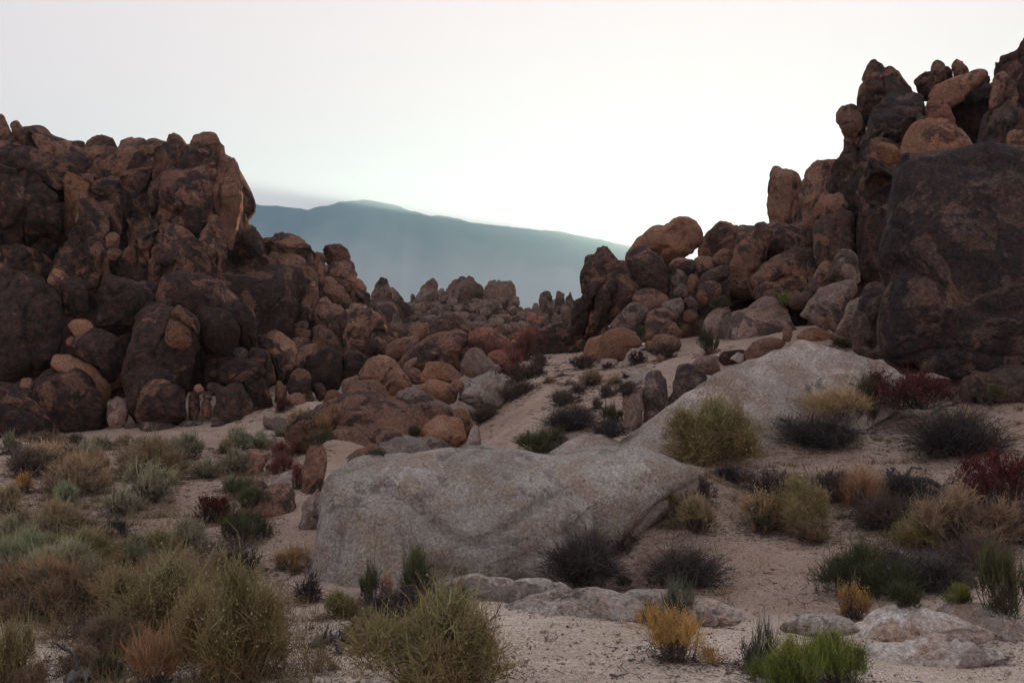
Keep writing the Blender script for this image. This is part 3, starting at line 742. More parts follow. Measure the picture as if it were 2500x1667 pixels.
# central heap
rocks('D', [
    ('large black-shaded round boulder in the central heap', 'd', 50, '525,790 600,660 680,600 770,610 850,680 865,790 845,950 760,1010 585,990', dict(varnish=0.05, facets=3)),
    ('dark faceted boulder right of the black round boulder', 'd', 50.4, '855,710 920,640 1000,640 1085,710 1075,800 1010,870 920,910 848,880'),
    ('arch-backed boulder with an orange crescent in the central heap', 't', 44, '990,870 1040,770 1110,695 1220,670 1320,700 1400,800 1450,900 1468,970 1390,1030 1280,1060 1120,960', dict(facets=2, rough=0.7, varnish=0.03)),
    ('big reddish round boulder at the front of the central heap', 'b', 40, '842,1200 880,1040 950,920 1040,890 1150,900 1230,960 1270,1030 1240,1150 1140,1260 1040,1300 900,1260', dict(facets=3, rough=0.7, varnish=-0.03)),
    ('broad pale-topped boulder with dark blotches in the central heap', 'g', 39, '1235,1130 1290,1040 1380,980 1470,960 1590,985 1720,1060 1810,1130 1830,1190 1700,1250 1560,1290 1420,1330 1290,1330 1250,1230', dict(facets=3, rough=0.7)),
    ('tan dome boulder split by a seam in the central heap', 't', 43, '1545,900 1580,760 1640,730 1740,750 1850,800 1912,870 1930,960 1860,950 1680,930', dict(facets=3)),
    ('tan boulder in front of the seamed dome', 't', 42, '1545,980 1600,910 1690,885 1780,910 1850,960 1875,1010 1860,1100 1750,1110 1630,1040', dict(facets=3, varnish=-0.1)),
    ('small round tan stone beside the seamed dome', 't', 41.5, 'e1870,950,125,120', dict(varnish=-0.2)),
    ('great sloping brown slab across the central heap', 'b', 50, '1335,720 1420,610 1530,540 1650,490 1780,460 1890,440 1965,480 1955,590 1890,690 1905,830 1800,840 1640,790 1500,810 1390,790', dict(lean=30)),
    ('dark domed boulder on top of the central heap', 'b', 53, '1595,500 1640,410 1720,340 1830,308 1930,340 1972,400 1990,470 1900,490 1780,510 1650,520', dict(varnish=0.03)),
    ('orange-brown boulder left of the heap top dome', 't', 54, '1455,520 1500,420 1580,390 1625,400 1600,530 1475,560'),
    ('mottled boulder leaning left at the heap shoulder', 'b', 52, '1235,660 1280,560 1380,520 1480,505 1540,530 1490,620 1410,710 1330,730 1245,710'),
    ('boulder with a rusty right flank near the red brush', 'r', 50, '1950,580 1970,480 2030,440 2130,430 2240,490 2325,570 2330,660 2150,680 2090,680 1975,630', dict(varnish=0.04)),
    ('grey-tan boulder below the rusty-flanked boulder', 'g', 46, '1900,800 1940,640 2010,605 2080,640 2130,690 2220,750 2270,830 2100,900 1915,900', dict(lean=26, varnish=-0.1)),
    ('smooth reddish boulder at the foot of the red brush', 'r', 47, '2135,690 2180,640 2260,630 2352,670 2420,760 2400,860 2250,820', dict(varnish=-0.3)),
    ('pale lumpy outcrop beside the sandy path', 'p', 42, '1890,1020 1930,880 2090,850 2200,780 2292,830 2305,910 2250,1020 2240,1130 2080,1150 1870,1090', dict(lean=34, rough=1.7, varnish=-0.1)),
    ('rounded brown boulder at the right end of the heap front', 't', 38, '1825,1200 1880,1140 1950,1160 2005,1220 1998,1350 1940,1430 1895,1320', dict(rough=1.1)),
    ('tan slab with a rusty water stain in the heap front', 't', 37, '1430,1320 1560,1250 1700,1205 1850,1215 1935,1290 1952,1410 1890,1510 1760,1450 1600,1420', dict(lean=34, varnish=-0.1)),
    ('pale peaked stone under the reddish round boulder', 'g', 38.4, '1030,1330 1080,1240 1180,1185 1240,1200 1275,1260 1300,1340 1150,1350'),
    ('flat tan slab under the broad pale-topped boulder', 't', 37.4, '1030,1360 1150,1310 1300,1310 1440,1320 1510,1390 1200,1440', dict(lean=40, varnish=-0.2)),
    ('pale rounded slab with orange seams above the foreground boulder', 'p', 34.6, '1170,1460 1300,1390 1450,1385 1560,1420 1610,1470 1650,1540 1480,1600 1350,1620 1220,1600', dict(lean=38, varnish=-0.05)),
    ('pinkish slab right of the orange-seamed slab', 'g', 35, '1480,1405 1600,1395 1760,1445 1840,1500 1780,1560 1650,1580 1550,1450', dict(lean=36)),
    ('narrow pale upright stone at the path edge', 'p', 34.6, '1930,1500 1980,1330 2020,1290 2068,1330 2080,1460 2050,1540 1945,1545', dict(thick=0.9)),
    ('grey block behind the reddish round boulder', 'g', 42.6, '840,950 890,870 990,855 1000,920 930,1010 865,1030'),
    ('smooth tan stone lying left of the reddish boulder', 't', 45, '675,1080 720,1000 780,980 850,1020 885,1065 835,1150 760,1140 685,1130', dict(varnish=-0.3)),
    ('grey stone in front of the smooth tan stone', 'g', 43, '645,1150 710,1090 790,1110 840,1165 770,1220 655,1200', dict(varnish=-0.1)),
    ('tall split boulder left of the black round boulder', 'd', 46, '355,940 400,830 500,790 582,850 595,960 597,1130 480,1090 395,1010'),
    ('pale brown boulder at the foot of the tall split boulder', 'b', 44, '345,1100 380,1020 450,1010 522,1080 545,1150 470,1210 375,1210', dict(varnish=-0.1)),
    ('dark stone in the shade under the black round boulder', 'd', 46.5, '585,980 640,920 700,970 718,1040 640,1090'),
    ('thin upright stone beside the tall split boulder', 'b', 46.3, '265,920 310,910 352,970 365,1030 335,1130 262,1130'),
    ('flat pinkish boulder among the brush at the cliff foot', 'g', 41, '150,1260 250,1225 360,1240 435,1290 390,1370 210,1360', dict(lean=32, varnish=-0.1)),
    ('small dark stone beside the orange dry grass', 'd', 40.5, 'e670,1215,120,90'),
    ('dark stacked column at the right end of the lower left cliff', 'd', 45.4, '-30,760 60,710 150,750 188,830 188,930 235,1080 268,1210 150,1270 -10,1280', dict(n=2.8, rough=1.3)),
    ('tall weathered rib behind the dark stacked column', 'd', 48, '90,560 190,500 280,570 332,680 305,800 355,860 285,940 240,780 160,690', dict(rough=1.5)),
    ('rounded shoulder boulder beside the weathered rib', 'd', 47, '0,710 60,625 130,640 200,700 252,790 265,920 180,960 140,780'),
    ('tiny round stone under the seal-shaped boulder', 'b', 49, 'e382,785,90,60'),
    ('small round brown stone right of the seal-shaped boulder', 'b', 49, 'e480,722,100,140'),
    ('thin grey flake leaning on the sloping slab', 'g', 45, '1380,800 1450,710 1512,698 1495,770 1420,840', dict(thick=0.5, varnish=-0.3)),
    ('dark tan stone beside the thin grey flake', 'b', 44.6, '1400,850 1490,790 1572,800 1575,920 1465,930'),
], lean=18)

# far rocks in the saddle
rocks('F', [
    ('far pointed rock tower, left of the three skyline blocks', 'f', 116, '510,530 560,350 600,270 680,200 730,180 770,230 802,350 808,480 700,550', dict(lean=6, n=2.8, varnish=-0.02)),
    ('far broad rock tower in the middle of the three skyline blocks', 'f', 113, '830,450 880,340 900,260 960,220 1040,165 1120,160 1210,190 1230,250 1300,300 1325,370 1300,490 1100,500', dict(lean=6, n=2.8, varnish=-0.04)),
    ('far knob between the left and middle skyline blocks', 'f', 114, 'e842,370,85,150'),
    ('far square rock tower, right of the three skyline blocks', 'f', 111, '1315,470 1340,280 1390,210 1470,205 1560,220 1650,245 1692,330 1695,420 1665,590 1540,570 1400,520', dict(lean=5, n=3.0, varnish=-0.02)),
    ('far small knob at the left foot of the pointed skyline block', 'f', 117, 'e510,440,70,150'),
    ('tallest of the far jointed columns on the left', 'f', 122, '1935,600 1958,430 2010,380 2060,330 2112,345 2125,470 2110,680 1950,680', dict(n=3, lean=4)),
    ('flat-topped far column in the middle of the jointed columns', 'f', 121, '2135,400 2160,340 2222,335 2252,400 2250,590 2130,590', dict(n=3, lean=4)),
    ('sharp far column on the right of the jointed columns', 'f', 120, '2265,450 2310,345 2342,380 2375,470 2380,660 2262,660', dict(n=3, lean=4)),
    ('low far column leaning at the left of the jointed columns', 'f', 120, 'e2030,770,120,360,4', dict(n=3, lean=4)),
    ('rounded far column below the tallest column', 'f', 119, 'e2140,810,110,420,2', dict(n=3, lean=4)),
    ('thick far column in the centre of the jointed columns', 'f', 118.6, 'e2255,590,110,230', dict(n=3, lean=4)),
    ('slim far column low among the jointed columns, left', 'f', 118, 'e2205,900,75,310', dict(n=3, lean=4)),
    ('slim far column low among the jointed columns, right', 'f', 117.6, 'e2270,880,70,360', dict(n=3, lean=4)),
    ('broad far column at the right of the jointed columns', 'f', 119, 'e2320,730,100,230', dict(n=3, lean=4)),
    ('first tiny far knob on the saddle skyline', 'f', 125, 'e1735,545,75,70'),
    ('second tiny far knob on the saddle skyline', 'f', 125, 'e1825,560,110,80'),
    ('third far knob on the saddle skyline beside the columns', 'f', 124, 'e1915,530,80,130'),
    ('far slope rock beside the slim second spire', 'f', 100, 'e470,560,120,160'),
], rough=1.2, joints=1.2, facets=10, split=True, res=1.6)
rg = random.Random(5)
FIELD = []
far = []
for i in range(80):                                           # packed boulders on the far slope
    u = rg.uniform(470, 1780); v_ = rg.uniform(440, 760)
    top = 430 if u > 820 else 500
    v_ = max(v_, top + 10)
    w_ = rg.uniform(70, 165); h_ = w_ * rg.uniform(0.6, 1.0)
    far.append((w_, u, v_, h_, rg.uniform(-20, 20)))
far.sort(reverse=True)
for i, (w_, u, v_, h_, a_) in enumerate(far):
    o = rock('boulder', 'rounded boulder packed on the far slope below the skyline blocks', 'boulder',
             outline('F', f'e{u:.0f},{v_:.0f},{w_:.0f},{h_:.0f},{a_:.0f}'), 110 - (v_ - 430) * 0.05, 'f', lean=22,
             group='boulders packed on the far slope', res=0.9, facets=4)
    if i >= 20:
        FIELD.append(o)
for i in range(46):                                           # reddish talus beside the jointed columns
    u = rg.uniform(1390, 2020); v_ = rg.uniform(620, 1050)
    if u < 1560 and v_ > 800:
        u += 230
    w_ = rg.uniform(45, 150) * (1.2 if v_ < 800 else 0.8); h_ = w_ * rg.uniform(0.55, 0.95)
    FIELD.append(rock('boulder', 'reddish talus boulder', 'boulder',
         outline('F', f'e{u:.0f},{v_:.0f},{w_:.0f},{h_:.0f},{rg.uniform(-25, 25):.0f}'), 108 - (v_ - 620) * 0.05, 'r' if rg.random() < 0.6 else 'f', lean=26,
         res=0.9, facets=5))
# the many small far stones, past counting, as one mass
vs_, fs_, ms_, n0 = [], [], [], 0
for o in FIELD:
    me = o.data
    co = np.empty(len(me.vertices) * 3); me.vertices.foreach_get('co', co)
    fi = np.empty(len(me.polygons) * 3, dtype=np.int32); me.loops.foreach_get('vertex_index', fi)
    vs_.append(co.reshape(-1, 3) + np.array(o.location)); fs_.append(fi.reshape(-1, 3) + n0); n0 += len(co) // 3
    ms_.append(np.full(len(me.polygons), 1 if me.materials[0] is M['r'] else 0, dtype=np.int32))
    ROCKS.remove(o)
    bpy.data.objects.remove(o, do_unlink=True)
tal = mesh_obj('talus', np.vstack(vs_), np.vstack(fs_), M['f'])
tal.data.materials.append(M['r'])
tal.data.polygons.foreach_set('material_index', np.concatenate(ms_))
tal['kind'] = 'stuff'

# boulder hill below the sun gap
rocks('G', [
    ('dark crag tower at the left end of the sunlit hill', 'b', 60, '235,1140 250,980 280,890 330,870 345,810 380,795 440,820 490,880 560,900 590,970 500,1060 470,1130 420,1210 330,1290 255,1320 250,1230', dict(rough=1.5, varnish=0.03)),
    ('steep outer fin below the dark crag tower', 'd', 58, '120,1600 200,1330 280,1270 330,1160 425,1110 410,1210 340,1340 290,1600', dict(rough=1.5, lean=6)),
    ('steep inner fin below the dark crag tower', 'd', 57.6, '270,1600 330,1340 400,1190 480,1100 570,1160 530,1310 450,1470 410,1600', dict(rough=1.5, lean=6)),
    ('upright brown boulder left of the big smooth dark boulder', 'b', 58.5, '475,1120 500,990 570,930 650,930 700,1000 760,1100 815,1220 720,1310 620,1440 520,1500 430,1500 465,1270'),
    ('big smooth dark boulder below the head-shaped boulder', 'b', 57.6, '635,900 700,840 790,800 860,800 940,850 1000,930 1032,1060 1035,1220 960,1300 820,1240 755,1110 690,1000', dict(facets=3, rough=0.7, varnish=0.05)),
    ('head-shaped boulder hiding the sun on the hilltop', 't', 66, '640,870 720,780 810,700 900,630 1000,600 1060,580 1100,545 1200,535 1270,560 1312,620 1332,690 1312,770 1268,815 1250,900 1120,940 1000,950 860,860 700,880', dict(dent=[(1645, 578, 30, 22, 0.35)], lean=8, varnish=-0.06)),
    ('glowing knobbed boulder just right of the sun gap', 'b', 68, '1285,850 1340,722 1430,640 1470,590 1520,580 1570,610 1590,640 1645,650 1640,740 1610,840 1585,960 1400,960 1310,930', dict(lean=8, facets=2, n=3, grow=1.03, rough=0.9)),
    ('tall mottled boulder right of the sun gap', 'b', 58, '1545,1100 1570,900 1600,750 1650,670 1700,655 1760,660 1820,630 1890,580 1922,640 1945,730 1920,910 1880,990 1790,1100 1720,1230 1640,1270 1572,1220', dict(lean=10)),
    ('tall standing stone with a rounded double top', 'b', 63, '1888,190 1920,110 1990,95 2030,102 2080,88 2160,110 2212,160 2205,290 2195,430 2155,590 2060,640 1970,710 1938,740 1898,570 1888,340', dict(name='standing_stone', thick=0.9, lean=4, n=2.6, varnish=-0.04)),
    ('broad curved boulder below the standing stone', 'b', 60, '1910,880 1950,720 2030,640 2130,595 2210,600 2310,590 2320,820 2150,860 1990,900 1895,960'),
    ('small rounded boulder at the foot of the standing stone', 'b', 61, 'e2250,555,170,140'),
    ('long curved loaf boulder on the right hillside', 'b', 56, '1712,1245 1750,1110 1850,1000 1990,900 2120,830 2260,810 2300,860 2265,1080 2080,1090 1960,1140 1850,1170 1775,1250', dict(facets=3, rough=0.7)),
    ('upper small loaf under the long curved loaf', 'b', 55, 'e2110,1118,285,160', dict(facets=3)),
    ('left small loaf under the long curved loaf', 'b', 54.5, 'e1890,1195,265,150,-20', dict(facets=3)),
    ('lowest small loaf under the long curved loaf', 'b', 53.5, 'e2030,1240,345,140', dict(facets=3)),
    ('broad dark boulder with a pale scar on the lower hillside', 'g', 50, '1470,1500 1510,1360 1580,1290 1670,1245 1770,1240 1890,1260 2000,1320 2080,1400 2125,1500 2150,1650 2050,1740 1800,1760 1500,1740', dict(varnish=0.04)),
    ('reddish sloping boulder left of the dark scarred boulder', 'g', 51, '1320,1500 1380,1360 1450,1325 1570,1315 1530,1420 1500,1640 1320,1640', dict(varnish=-0.04)),
    ('domed boulder on the hillside below the smooth dark boulder', 'b', 55, '700,1310 780,1210 870,1170 960,1200 1025,1270 1000,1350 930,1390 850,1390 755,1350', dict(facets=3)),
    ('rust-flecked boulder low on the left hillside', 'g', 54, '490,1570 550,1400 640,1310 720,1290 850,1360 840,1440 770,1510 640,1560', dict(lean=26)),
    ('rounded stone right of the rust-flecked boulder', 'b', 53.5, '790,1480 870,1370 950,1340 1052,1360 1078,1450 960,1480'),
    ('wrinkled boulder behind the straw tuft on the hillside', 'g', 54, '950,1350 1020,1270 1090,1255 1152,1300 1150,1440 1070,1480 1050,1390'),
    ('upper of two round stones beside the wrinkled boulder', 'b', 54.5, 'e1222,1315,140,140'),
    ('lower of two round stones beside the wrinkled boulder', 'b', 54, 'e1210,1420,140,135'),
    ('plump knob boulder in the middle of the hillside', 'b', 55, '1272,1210 1310,1130 1390,1105 1462,1130 1488,1200 1430,1300 1360,1340 1275,1310', dict(facets=3)),
    ('curved boulder above the plump knob', 'b', 57, '1275,1130 1360,1030 1480,990 1555,970 1562,1070 1470,1120 1295,1200'),
    ('egg boulder left of the plump knob', 'b', 56, 'e1240,1135,120,190,8'),
    ('grey boulder right of the smooth dark boulder', 'g', 57, 'e1100,1085,150,180'),
    ('small grey stone under the grey boulder on the hillside', 'g', 56, 'e1130,1200,135,140'),
    ('tan wedge boulder under the head-shaped boulder', 't', 60, '1020,970 1090,905 1190,905 1210,960 1110,1010'),
    ('tilted flat boulder below the tan wedge', 'b', 59, 'e1190,985,140,150,-30'),
    ('rounded boulder under the sun gap', 'b', 60, 'e1345,975,215,180'),
    ('block under the glowing knobbed boulder', 'b', 60, '1385,930 1430,840 1500,820 1575,850 1575,980 1470,1010 1370,960'),
], lean=16)
rocks('E', [
    ('big tan dome boulder with an arched stain at the trail top', 't', 48, '1290,1200 1340,1060 1400,950 1480,910 1580,905 1660,980 1695,1060 1620,1120 1560,1220 1450,1230 1320,1230', dict(facets=3, rough=0.7, varnish=-0.05)),
    ('tan rounded boulder left of the arched-stain dome', 't', 49, '1170,1120 1200,1020 1270,975 1385,960 1395,1040 1320,1190 1190,1190', dict(facets=3, varnish=-0.1)),
    ('pale smooth boulder behind a small red bush on the trail', 'p', 46, '1510,1250 1560,1130 1630,1085 1700,1110 1745,1170 1710,1235 1600,1255', dict(facets=2)),
    ('low pale stone beside the trail', 'p', 46, 'e1400,1220,165,85', dict(lean=30)),
    ('broad wrinkled boulder above the trail top', 'b', 50.5, '1665,990 1730,860 1810,825 1930,830 2025,900 2048,1010 1900,1040 1710,1040'),
    ('reddish boulder at the trail top with a dark bush', 'b', 48, '1775,1040 1830,970 1920,960 2012,990 2038,1070 1970,1150 1790,1130'),
    ('small tan stone left of the reddish trail boulder', 't', 48, 'e1768,1070,100,110'),
], lean=18)

# right tower
rocks('S', [
    ('high pointed tower at the top of the right cliff', 'd', 50, '885,580 910,400 950,270 990,190 1040,168 1090,195 1112,235 1180,210 1260,225 1312,290 1370,350 1432,440 1485,530 1480,700 1300,750 1000,800 925,750 885,670', dict(lean=8, varnish=-0.03)),
    ('broad arched slab in front of the high pointed tower', 'k', 47, '835,1280 870,1000 930,800 980,660 1080,550 1200,470 1320,447 1400,470 1465,560 1490,690 1420,750 1310,820 1270,930 1160,940 1010,1050 965,1280 900,1430', dict(lean=12, rough=1.2)),
    ('fist-shaped knob jutting left from the right tower', 'b', 50, '693,665 710,610 750,570 830,560 885,590 915,680 940,760 890,820 845,880 788,860 730,775 698,725', dict(thick=0.9)),
    ('curved neck of rock under the fist-shaped knob', 'b', 50, '788,850 850,780 950,750 920,860 870,1010 850,1100 760,1150 680,1160 738,1040 776,1000 772,920', dict(center=(2075, 375))),
    ('rounded block between the standing stone and the right tower', 'b', 52, '376,1370 390,1220 440,1110 510,1060 580,1060 680,1050 760,1080 800,1150 825,1260 800,1480 700,1600 540,1650 385,1620', dict(n=2.7)),
    ('orange-tan dome boulder with black spots on the right cliff', 't', 38, '1272,1000 1290,860 1330,770 1410,700 1520,685 1640,700 1750,760 1830,830 1885,940 1700,1010 1400,1020', dict(facets=2, rough=0.6, varnish=0.0)),
    ('small cracked tan boulder left of the orange-tan dome', 't', 40, '990,1040 1060,960 1150,900 1230,910 1290,980 1290,1090 1130,1080', dict(rough=1.2)),
    ('dark block with a cave-like hollow on the right cliff', 'k', 41, '890,1530 930,1250 990,1100 1010,1020 1140,1020 1300,1050 1275,1200 1260,1540 1150,1660 940,1660', dict(dent=[(2152, 462, 42, 42, 1.1)], n=3, lean=2, res=1.6)),
    ('small reddish egg boulder above the orange-tan dome', 'r', 43, '1485,570 1510,500 1570,490 1640,540 1690,600 1745,720 1710,770 1600,720 1505,720', dict(facets=3)),
    ('long leaning loaf on the skyline of the right cliff', 'b', 47, '1515,500 1560,410 1680,340 1800,290 1920,255 2000,255 2030,290 1990,365 1890,440 1810,520 1700,600 1630,570', dict(facets=3, rough=0.7)),
    ('dark curved slab tucked below the long leaning loaf', 'd', 48, '1680,620 1800,500 1920,400 2035,300 2065,450 2040,620 1970,730 1900,940 1750,820', dict(varnish=0.08)),
    ('dark rounded boulder left of the long leaning loaf', 'd', 50, '1380,370 1450,290 1540,265 1600,280 1655,330 1570,450 1530,520 1440,520'),
    ('short blunt knob left on the right skyline', 'b', 51, '1528,290 1545,195 1580,170 1630,180 1662,240 1668,350 1560,350'),
    ('dark stub between the two skyline knobs', 'd', 51.4, '1635,240 1690,230 1722,290 1715,350 1645,350'),
    ('short blunt knob right on the right skyline', 'b', 51, '1712,300 1720,190 1760,160 1800,180 1865,265 1830,330 1730,345'),
    ('rising cliff face at the right edge of the photo', 'd', 45, '2025,640 2035,400 2050,250 2100,190 2200,140 2270,100 2310,40 2350,5 2450,-10 2560,40 2570,950 2200,950 2055,780', dict(n=3.6, lean=6, varnish=-0.02, facets=3, split=False)),
    ('summit mass of the right cliff running out of the photo', 'd', 48, '2380,300 2420,20 2500,-60 2700,-90 3000,-20 3300,150 3400,950 2500,980 2380,700', dict(n=3.2, lean=6)),
    ('ribbed column set in the rising right cliff face', 'b', 43, '2055,430 2100,290 2180,275 2235,330 2285,400 2298,540 2200,570 2055,650', dict(rough=1.3)),
    ('rust-topped block below the ribbed column', 'k', 42.5, '2055,730 2130,580 2200,535 2285,545 2310,710 2210,840 2080,950 1980,940', dict(rough=1.2)),
    ('mottled brown stone on top of the great dark block', 't', 37, '2185,900 2230,800 2300,785 2370,800 2480,850 2480,960 2190,960'),
], lean=10, n=3.4, joints=0.8, facets=7, split=True, rough=1.0, res=1.2, thick=0.85, grow=1.03)
rocks('H', [
    ('great dark lichen-stained block at the right edge', 'k', 28.5, '1295,-510 1370,-545 1600,-560 2000,-545 2352,-530 2700,-480 2800,200 2780,1400 2300,1560 1900,1530 1500,1480 1060,1330 1075,1000 1140,620 1180,300 1240,0 1250,-300', dict(n=3.6, lean=11, thick=0.62, rough=0.75, facets=3, res=1.5, varnish=0.01, center=(2370, 640))),
    ('rough leaning slab at the left foot of the great dark block', 'k', 33, '815,1180 870,1000 920,880 1000,750 1080,680 1130,700 1150,850 1130,1050 1090,1290 830,1270', dict(rough=1.3, varnish=-0.06)),
    ('grey slanted boulder left of the rough leaning slab', 'g', 34, '690,1140 750,960 800,830 900,800 945,820 920,960 870,1100 790,1170'),
    ('rust-marked ramp boulder under the white-patched wedge', 'g', 36, '375,960 480,800 550,700 640,680 830,660 880,780 790,930 730,1110 600,1110 420,1010', dict(lean=28, varnish=0.0)),
    ('square-headed column beside the cave block', 'b', 42.6, '485,380 500,170 560,70 640,45 760,45 845,90 872,200 865,370 800,480 600,560 520,540', dict(n=2.8, varnish=0.03)),
    ('capped knob on top of the square-headed column', 'b', 43.4, '490,70 500,-20 580,-90 660,-110 740,-90 805,-30 800,60 700,120 510,130'),
    ('dark wedge boulder with a white mineral patch', 'g', 39, '625,690 690,480 720,400 800,395 855,440 890,560 905,700 800,720', dict(varnish=0.05)),
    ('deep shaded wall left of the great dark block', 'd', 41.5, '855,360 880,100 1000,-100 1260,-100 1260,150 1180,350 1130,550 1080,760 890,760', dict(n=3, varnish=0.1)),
    ('thin dark fin beside the square-headed column', 'd', 44, '435,660 450,480 490,380 528,450 532,620 475,710', dict(thick=0.8)),
    ('slanted narrow ramp slab in the right cliff foot', 'b', 40, '265,900 400,760 500,620 560,520 690,500 660,660 530,830 400,930', dict(lean=24)),
    ('tan rounded boulder behind the crest of the pale slab', 't', 39.6, 'e500,1160,320,150', dict(varnish=-0.1)),
    ('tan lump beside the green bush behind the pale slab', 't', 39.4, 'e735,1180,240,150', dict(varnish=-0.1)),
    ('small upright stone left of the tan rounded boulder', 'b', 39, 'e262,1140,90,150'),
    ('rounded boulder at the foot of the great dark block', 'g', 29.6, '1020,1290 1130,1240 1260,1245 1350,1290 1440,1350 1530,1470 1300,1500 1180,1440 1090,1360', dict(varnish=-0.02)),
    ('low dark slab behind the crest of the pale slab', 'b', 30.5, '840,1280 930,1245 1040,1290 1110,1360 960,1360', dict(lean=30)),
    ('dark speckled boulder at the right edge below the great block', 'k', 26.5, '1800,1560 1900,1480 2050,1430 2200,1395 2420,1380 2560,1480 2560,1750 1850,1750', dict(varnish=-0.06)),
], lean=14)

# trail-side fins and the pale slab
rocks('K', [
    ('left fin of three upright boulders, streaked rust red', 'g', 31, '1262,760 1300,660 1380,610 1480,570 1500,700 1510,920 1490,1040 1400,1110 1300,1220 1278,920', dict(thick=1.0, varnish=-0.02)),
    ('middle fin of three upright boulders, grey with a rounded head', 'g', 31.5, '1482,640 1520,500 1570,410 1650,385 1740,420 1785,520 1798,670 1790,860 1640,980 1540,1040 1510,820', dict(thick=1.0, varnish=0.02)),
    ('right fin of three upright boulders, dark and leaning', 'k', 32, '1770,850 1810,650 1850,500 1880,380 1960,320 2060,330 2150,400 2240,500 2200,680 1950,860', dict(thick=0.9, varnish=-0.03)),
    ('pale-scarred boulder behind the pale slab edge', 'g', 34, '2060,310 2150,245 2300,225 2380,240 2390,420 2280,460 2170,370'),
    ('pale flat rock flush with the sand above the fins', 'p', 37.6, '1270,500 1400,400 1590,365 1580,470 1500,540 1300,550', dict(lean=55, thick=0.4)),
    ('pale smooth dome behind the foreground boulder', 'p', 25.6, '430,1390 600,1250 760,1160 930,1120 1100,1130 1240,1180 1320,1330 900,1480 480,1470', dict(lean=40, facets=2, rough=0.6, varnish=-0.1)),
], lean=10)
rocks('P', [
    ('great pale sloping slab on the right with dark round stains', 'p', 26.5, '1416,1012 1460,978 1530,934 1593,893 1650,854 1712,828 1751,820 1787,800 1832,781 1865,783 1919,797 1970,807 2023,823 2075,850 2085,900 2030,960 1930,1025 1790,1085 1650,1115 1500,1105', dict(lean=52, yaw=-12, n=2.6, thick=0.35, rough=0.55, facets=2, res=1.3, varnish=-0.02, name='rock_slab')),
    ('huge rounded grey boulder in the middle foreground', 'h', 19, '702,1400 712,1300 718,1200 728,1130 745,1096 800,1068 850,1058 905,1053 970,1044 1035,1035 1091,1028 1140,1030 1190,1036 1242,1044 1298,1042 1355,1030 1411,1022 1468,1028 1515,1049 1562,1077 1600,1092 1600,1140 1545,1190 1490,1240 1430,1300 1350,1360 1230,1390 1082,1390 940,1390 845,1400 760,1430', dict(lean=34, n=2.3, thick=0.75, rough=0.6, facets=1, res=1.6, center=(1175, 1290), seed=4242)),
    ('tan boulder behind the pale slab crest, left', 't', 37, '1417,1600 1418,1601 1420,1600 1419,1599', dict(res=1)),
][:2])
rocks('L', [
    ('brown boulder with a lichen ring behind the pale slab', 'b', 37, '1130,240 1200,140 1300,100 1400,80 1482,110 1510,150 1400,260 1300,310 1170,320', dict(varnish=-0.02)),
    ('low dark boulder behind the pale slab near the fins', 'd', 38, '920,260 990,200 1130,195 1150,240 1090,340 970,330'),
    ('small pale grey stone leaning behind the pale slab', 'p', 37, '1020,280 1090,220 1145,240 1120,320'),
], lean=16)
rocks('N', [
    ('tall narrow slab left of the foreground boulder', 'b', 25, '845,1170 880,900 920,720 960,670 1040,670 1082,740 1075,850 1060,980 1025,1120 970,1230 850,1340', dict(thick=1.0, varnish=-0.04)),
    ('rounded twin-topped boulder above the foreground boulder', 'b', 35, '1095,870 1130,680 1160,560 1230,515 1320,515 1390,560 1460,600 1475,650 1400,700 1300,750 1210,800 1160,930 1090,960', dict(varnish=-0.05)),
    ('curved brown ledge above the foreground boulder', 'b', 30, '1140,900 1200,800 1300,730 1420,690 1500,655 1570,680 1605,750 1480,790 1300,870 1190,930', dict(lean=30, varnish=-0.08)),
    ('dark lower ledge touching the foreground boulder', 'b', 27.5, '1165,910 1260,800 1400,750 1520,755 1650,790 1510,850 1340,870 1200,960', dict(lean=30)),
    ('reddish round boulder among green shrubs by the sand', 'b', 23.4, '260,1320 330,1220 430,1170 520,1080 620,1020 700,1005 770,1050 805,1130 800,1260 720,1380 560,1370 420,1340', dict(lean=24, varnish=-0.08, facets=3)),
    ('grey wedge slab against the left side of the foreground boulder', 'g', 21.6, '835,1370 870,1200 960,1090 1015,1055 1045,1200 1040,1480 835,1470', dict(varnish=-0.04)),
    ('layered rock stub among the sagebrush', 'b', 29, '395,790 400,710 470,705 550,730 568,800 530,860 515,980 420,1010 300,1000 365,860', dict(rough=1.6, varnish=-0.08)),
    ('dark slanted rock left of the twin-topped boulder', 'b', 36, '1020,680 1070,580 1150,500 1170,560 1135,720 1070,760'),
    ('flat pale rock behind the reddish round boulder', 'p', 26, '575,990 700,920 795,905 815,1010 650,1040', dict(lean=50, thick=0.5)),
    ('low rock under the green shrub by the reddish boulder', 'b', 25.4, '280,1150 330,1060 430,1000 520,990 540,1060 430,1180 300,1230', dict(lean=30)),
], lean=14)

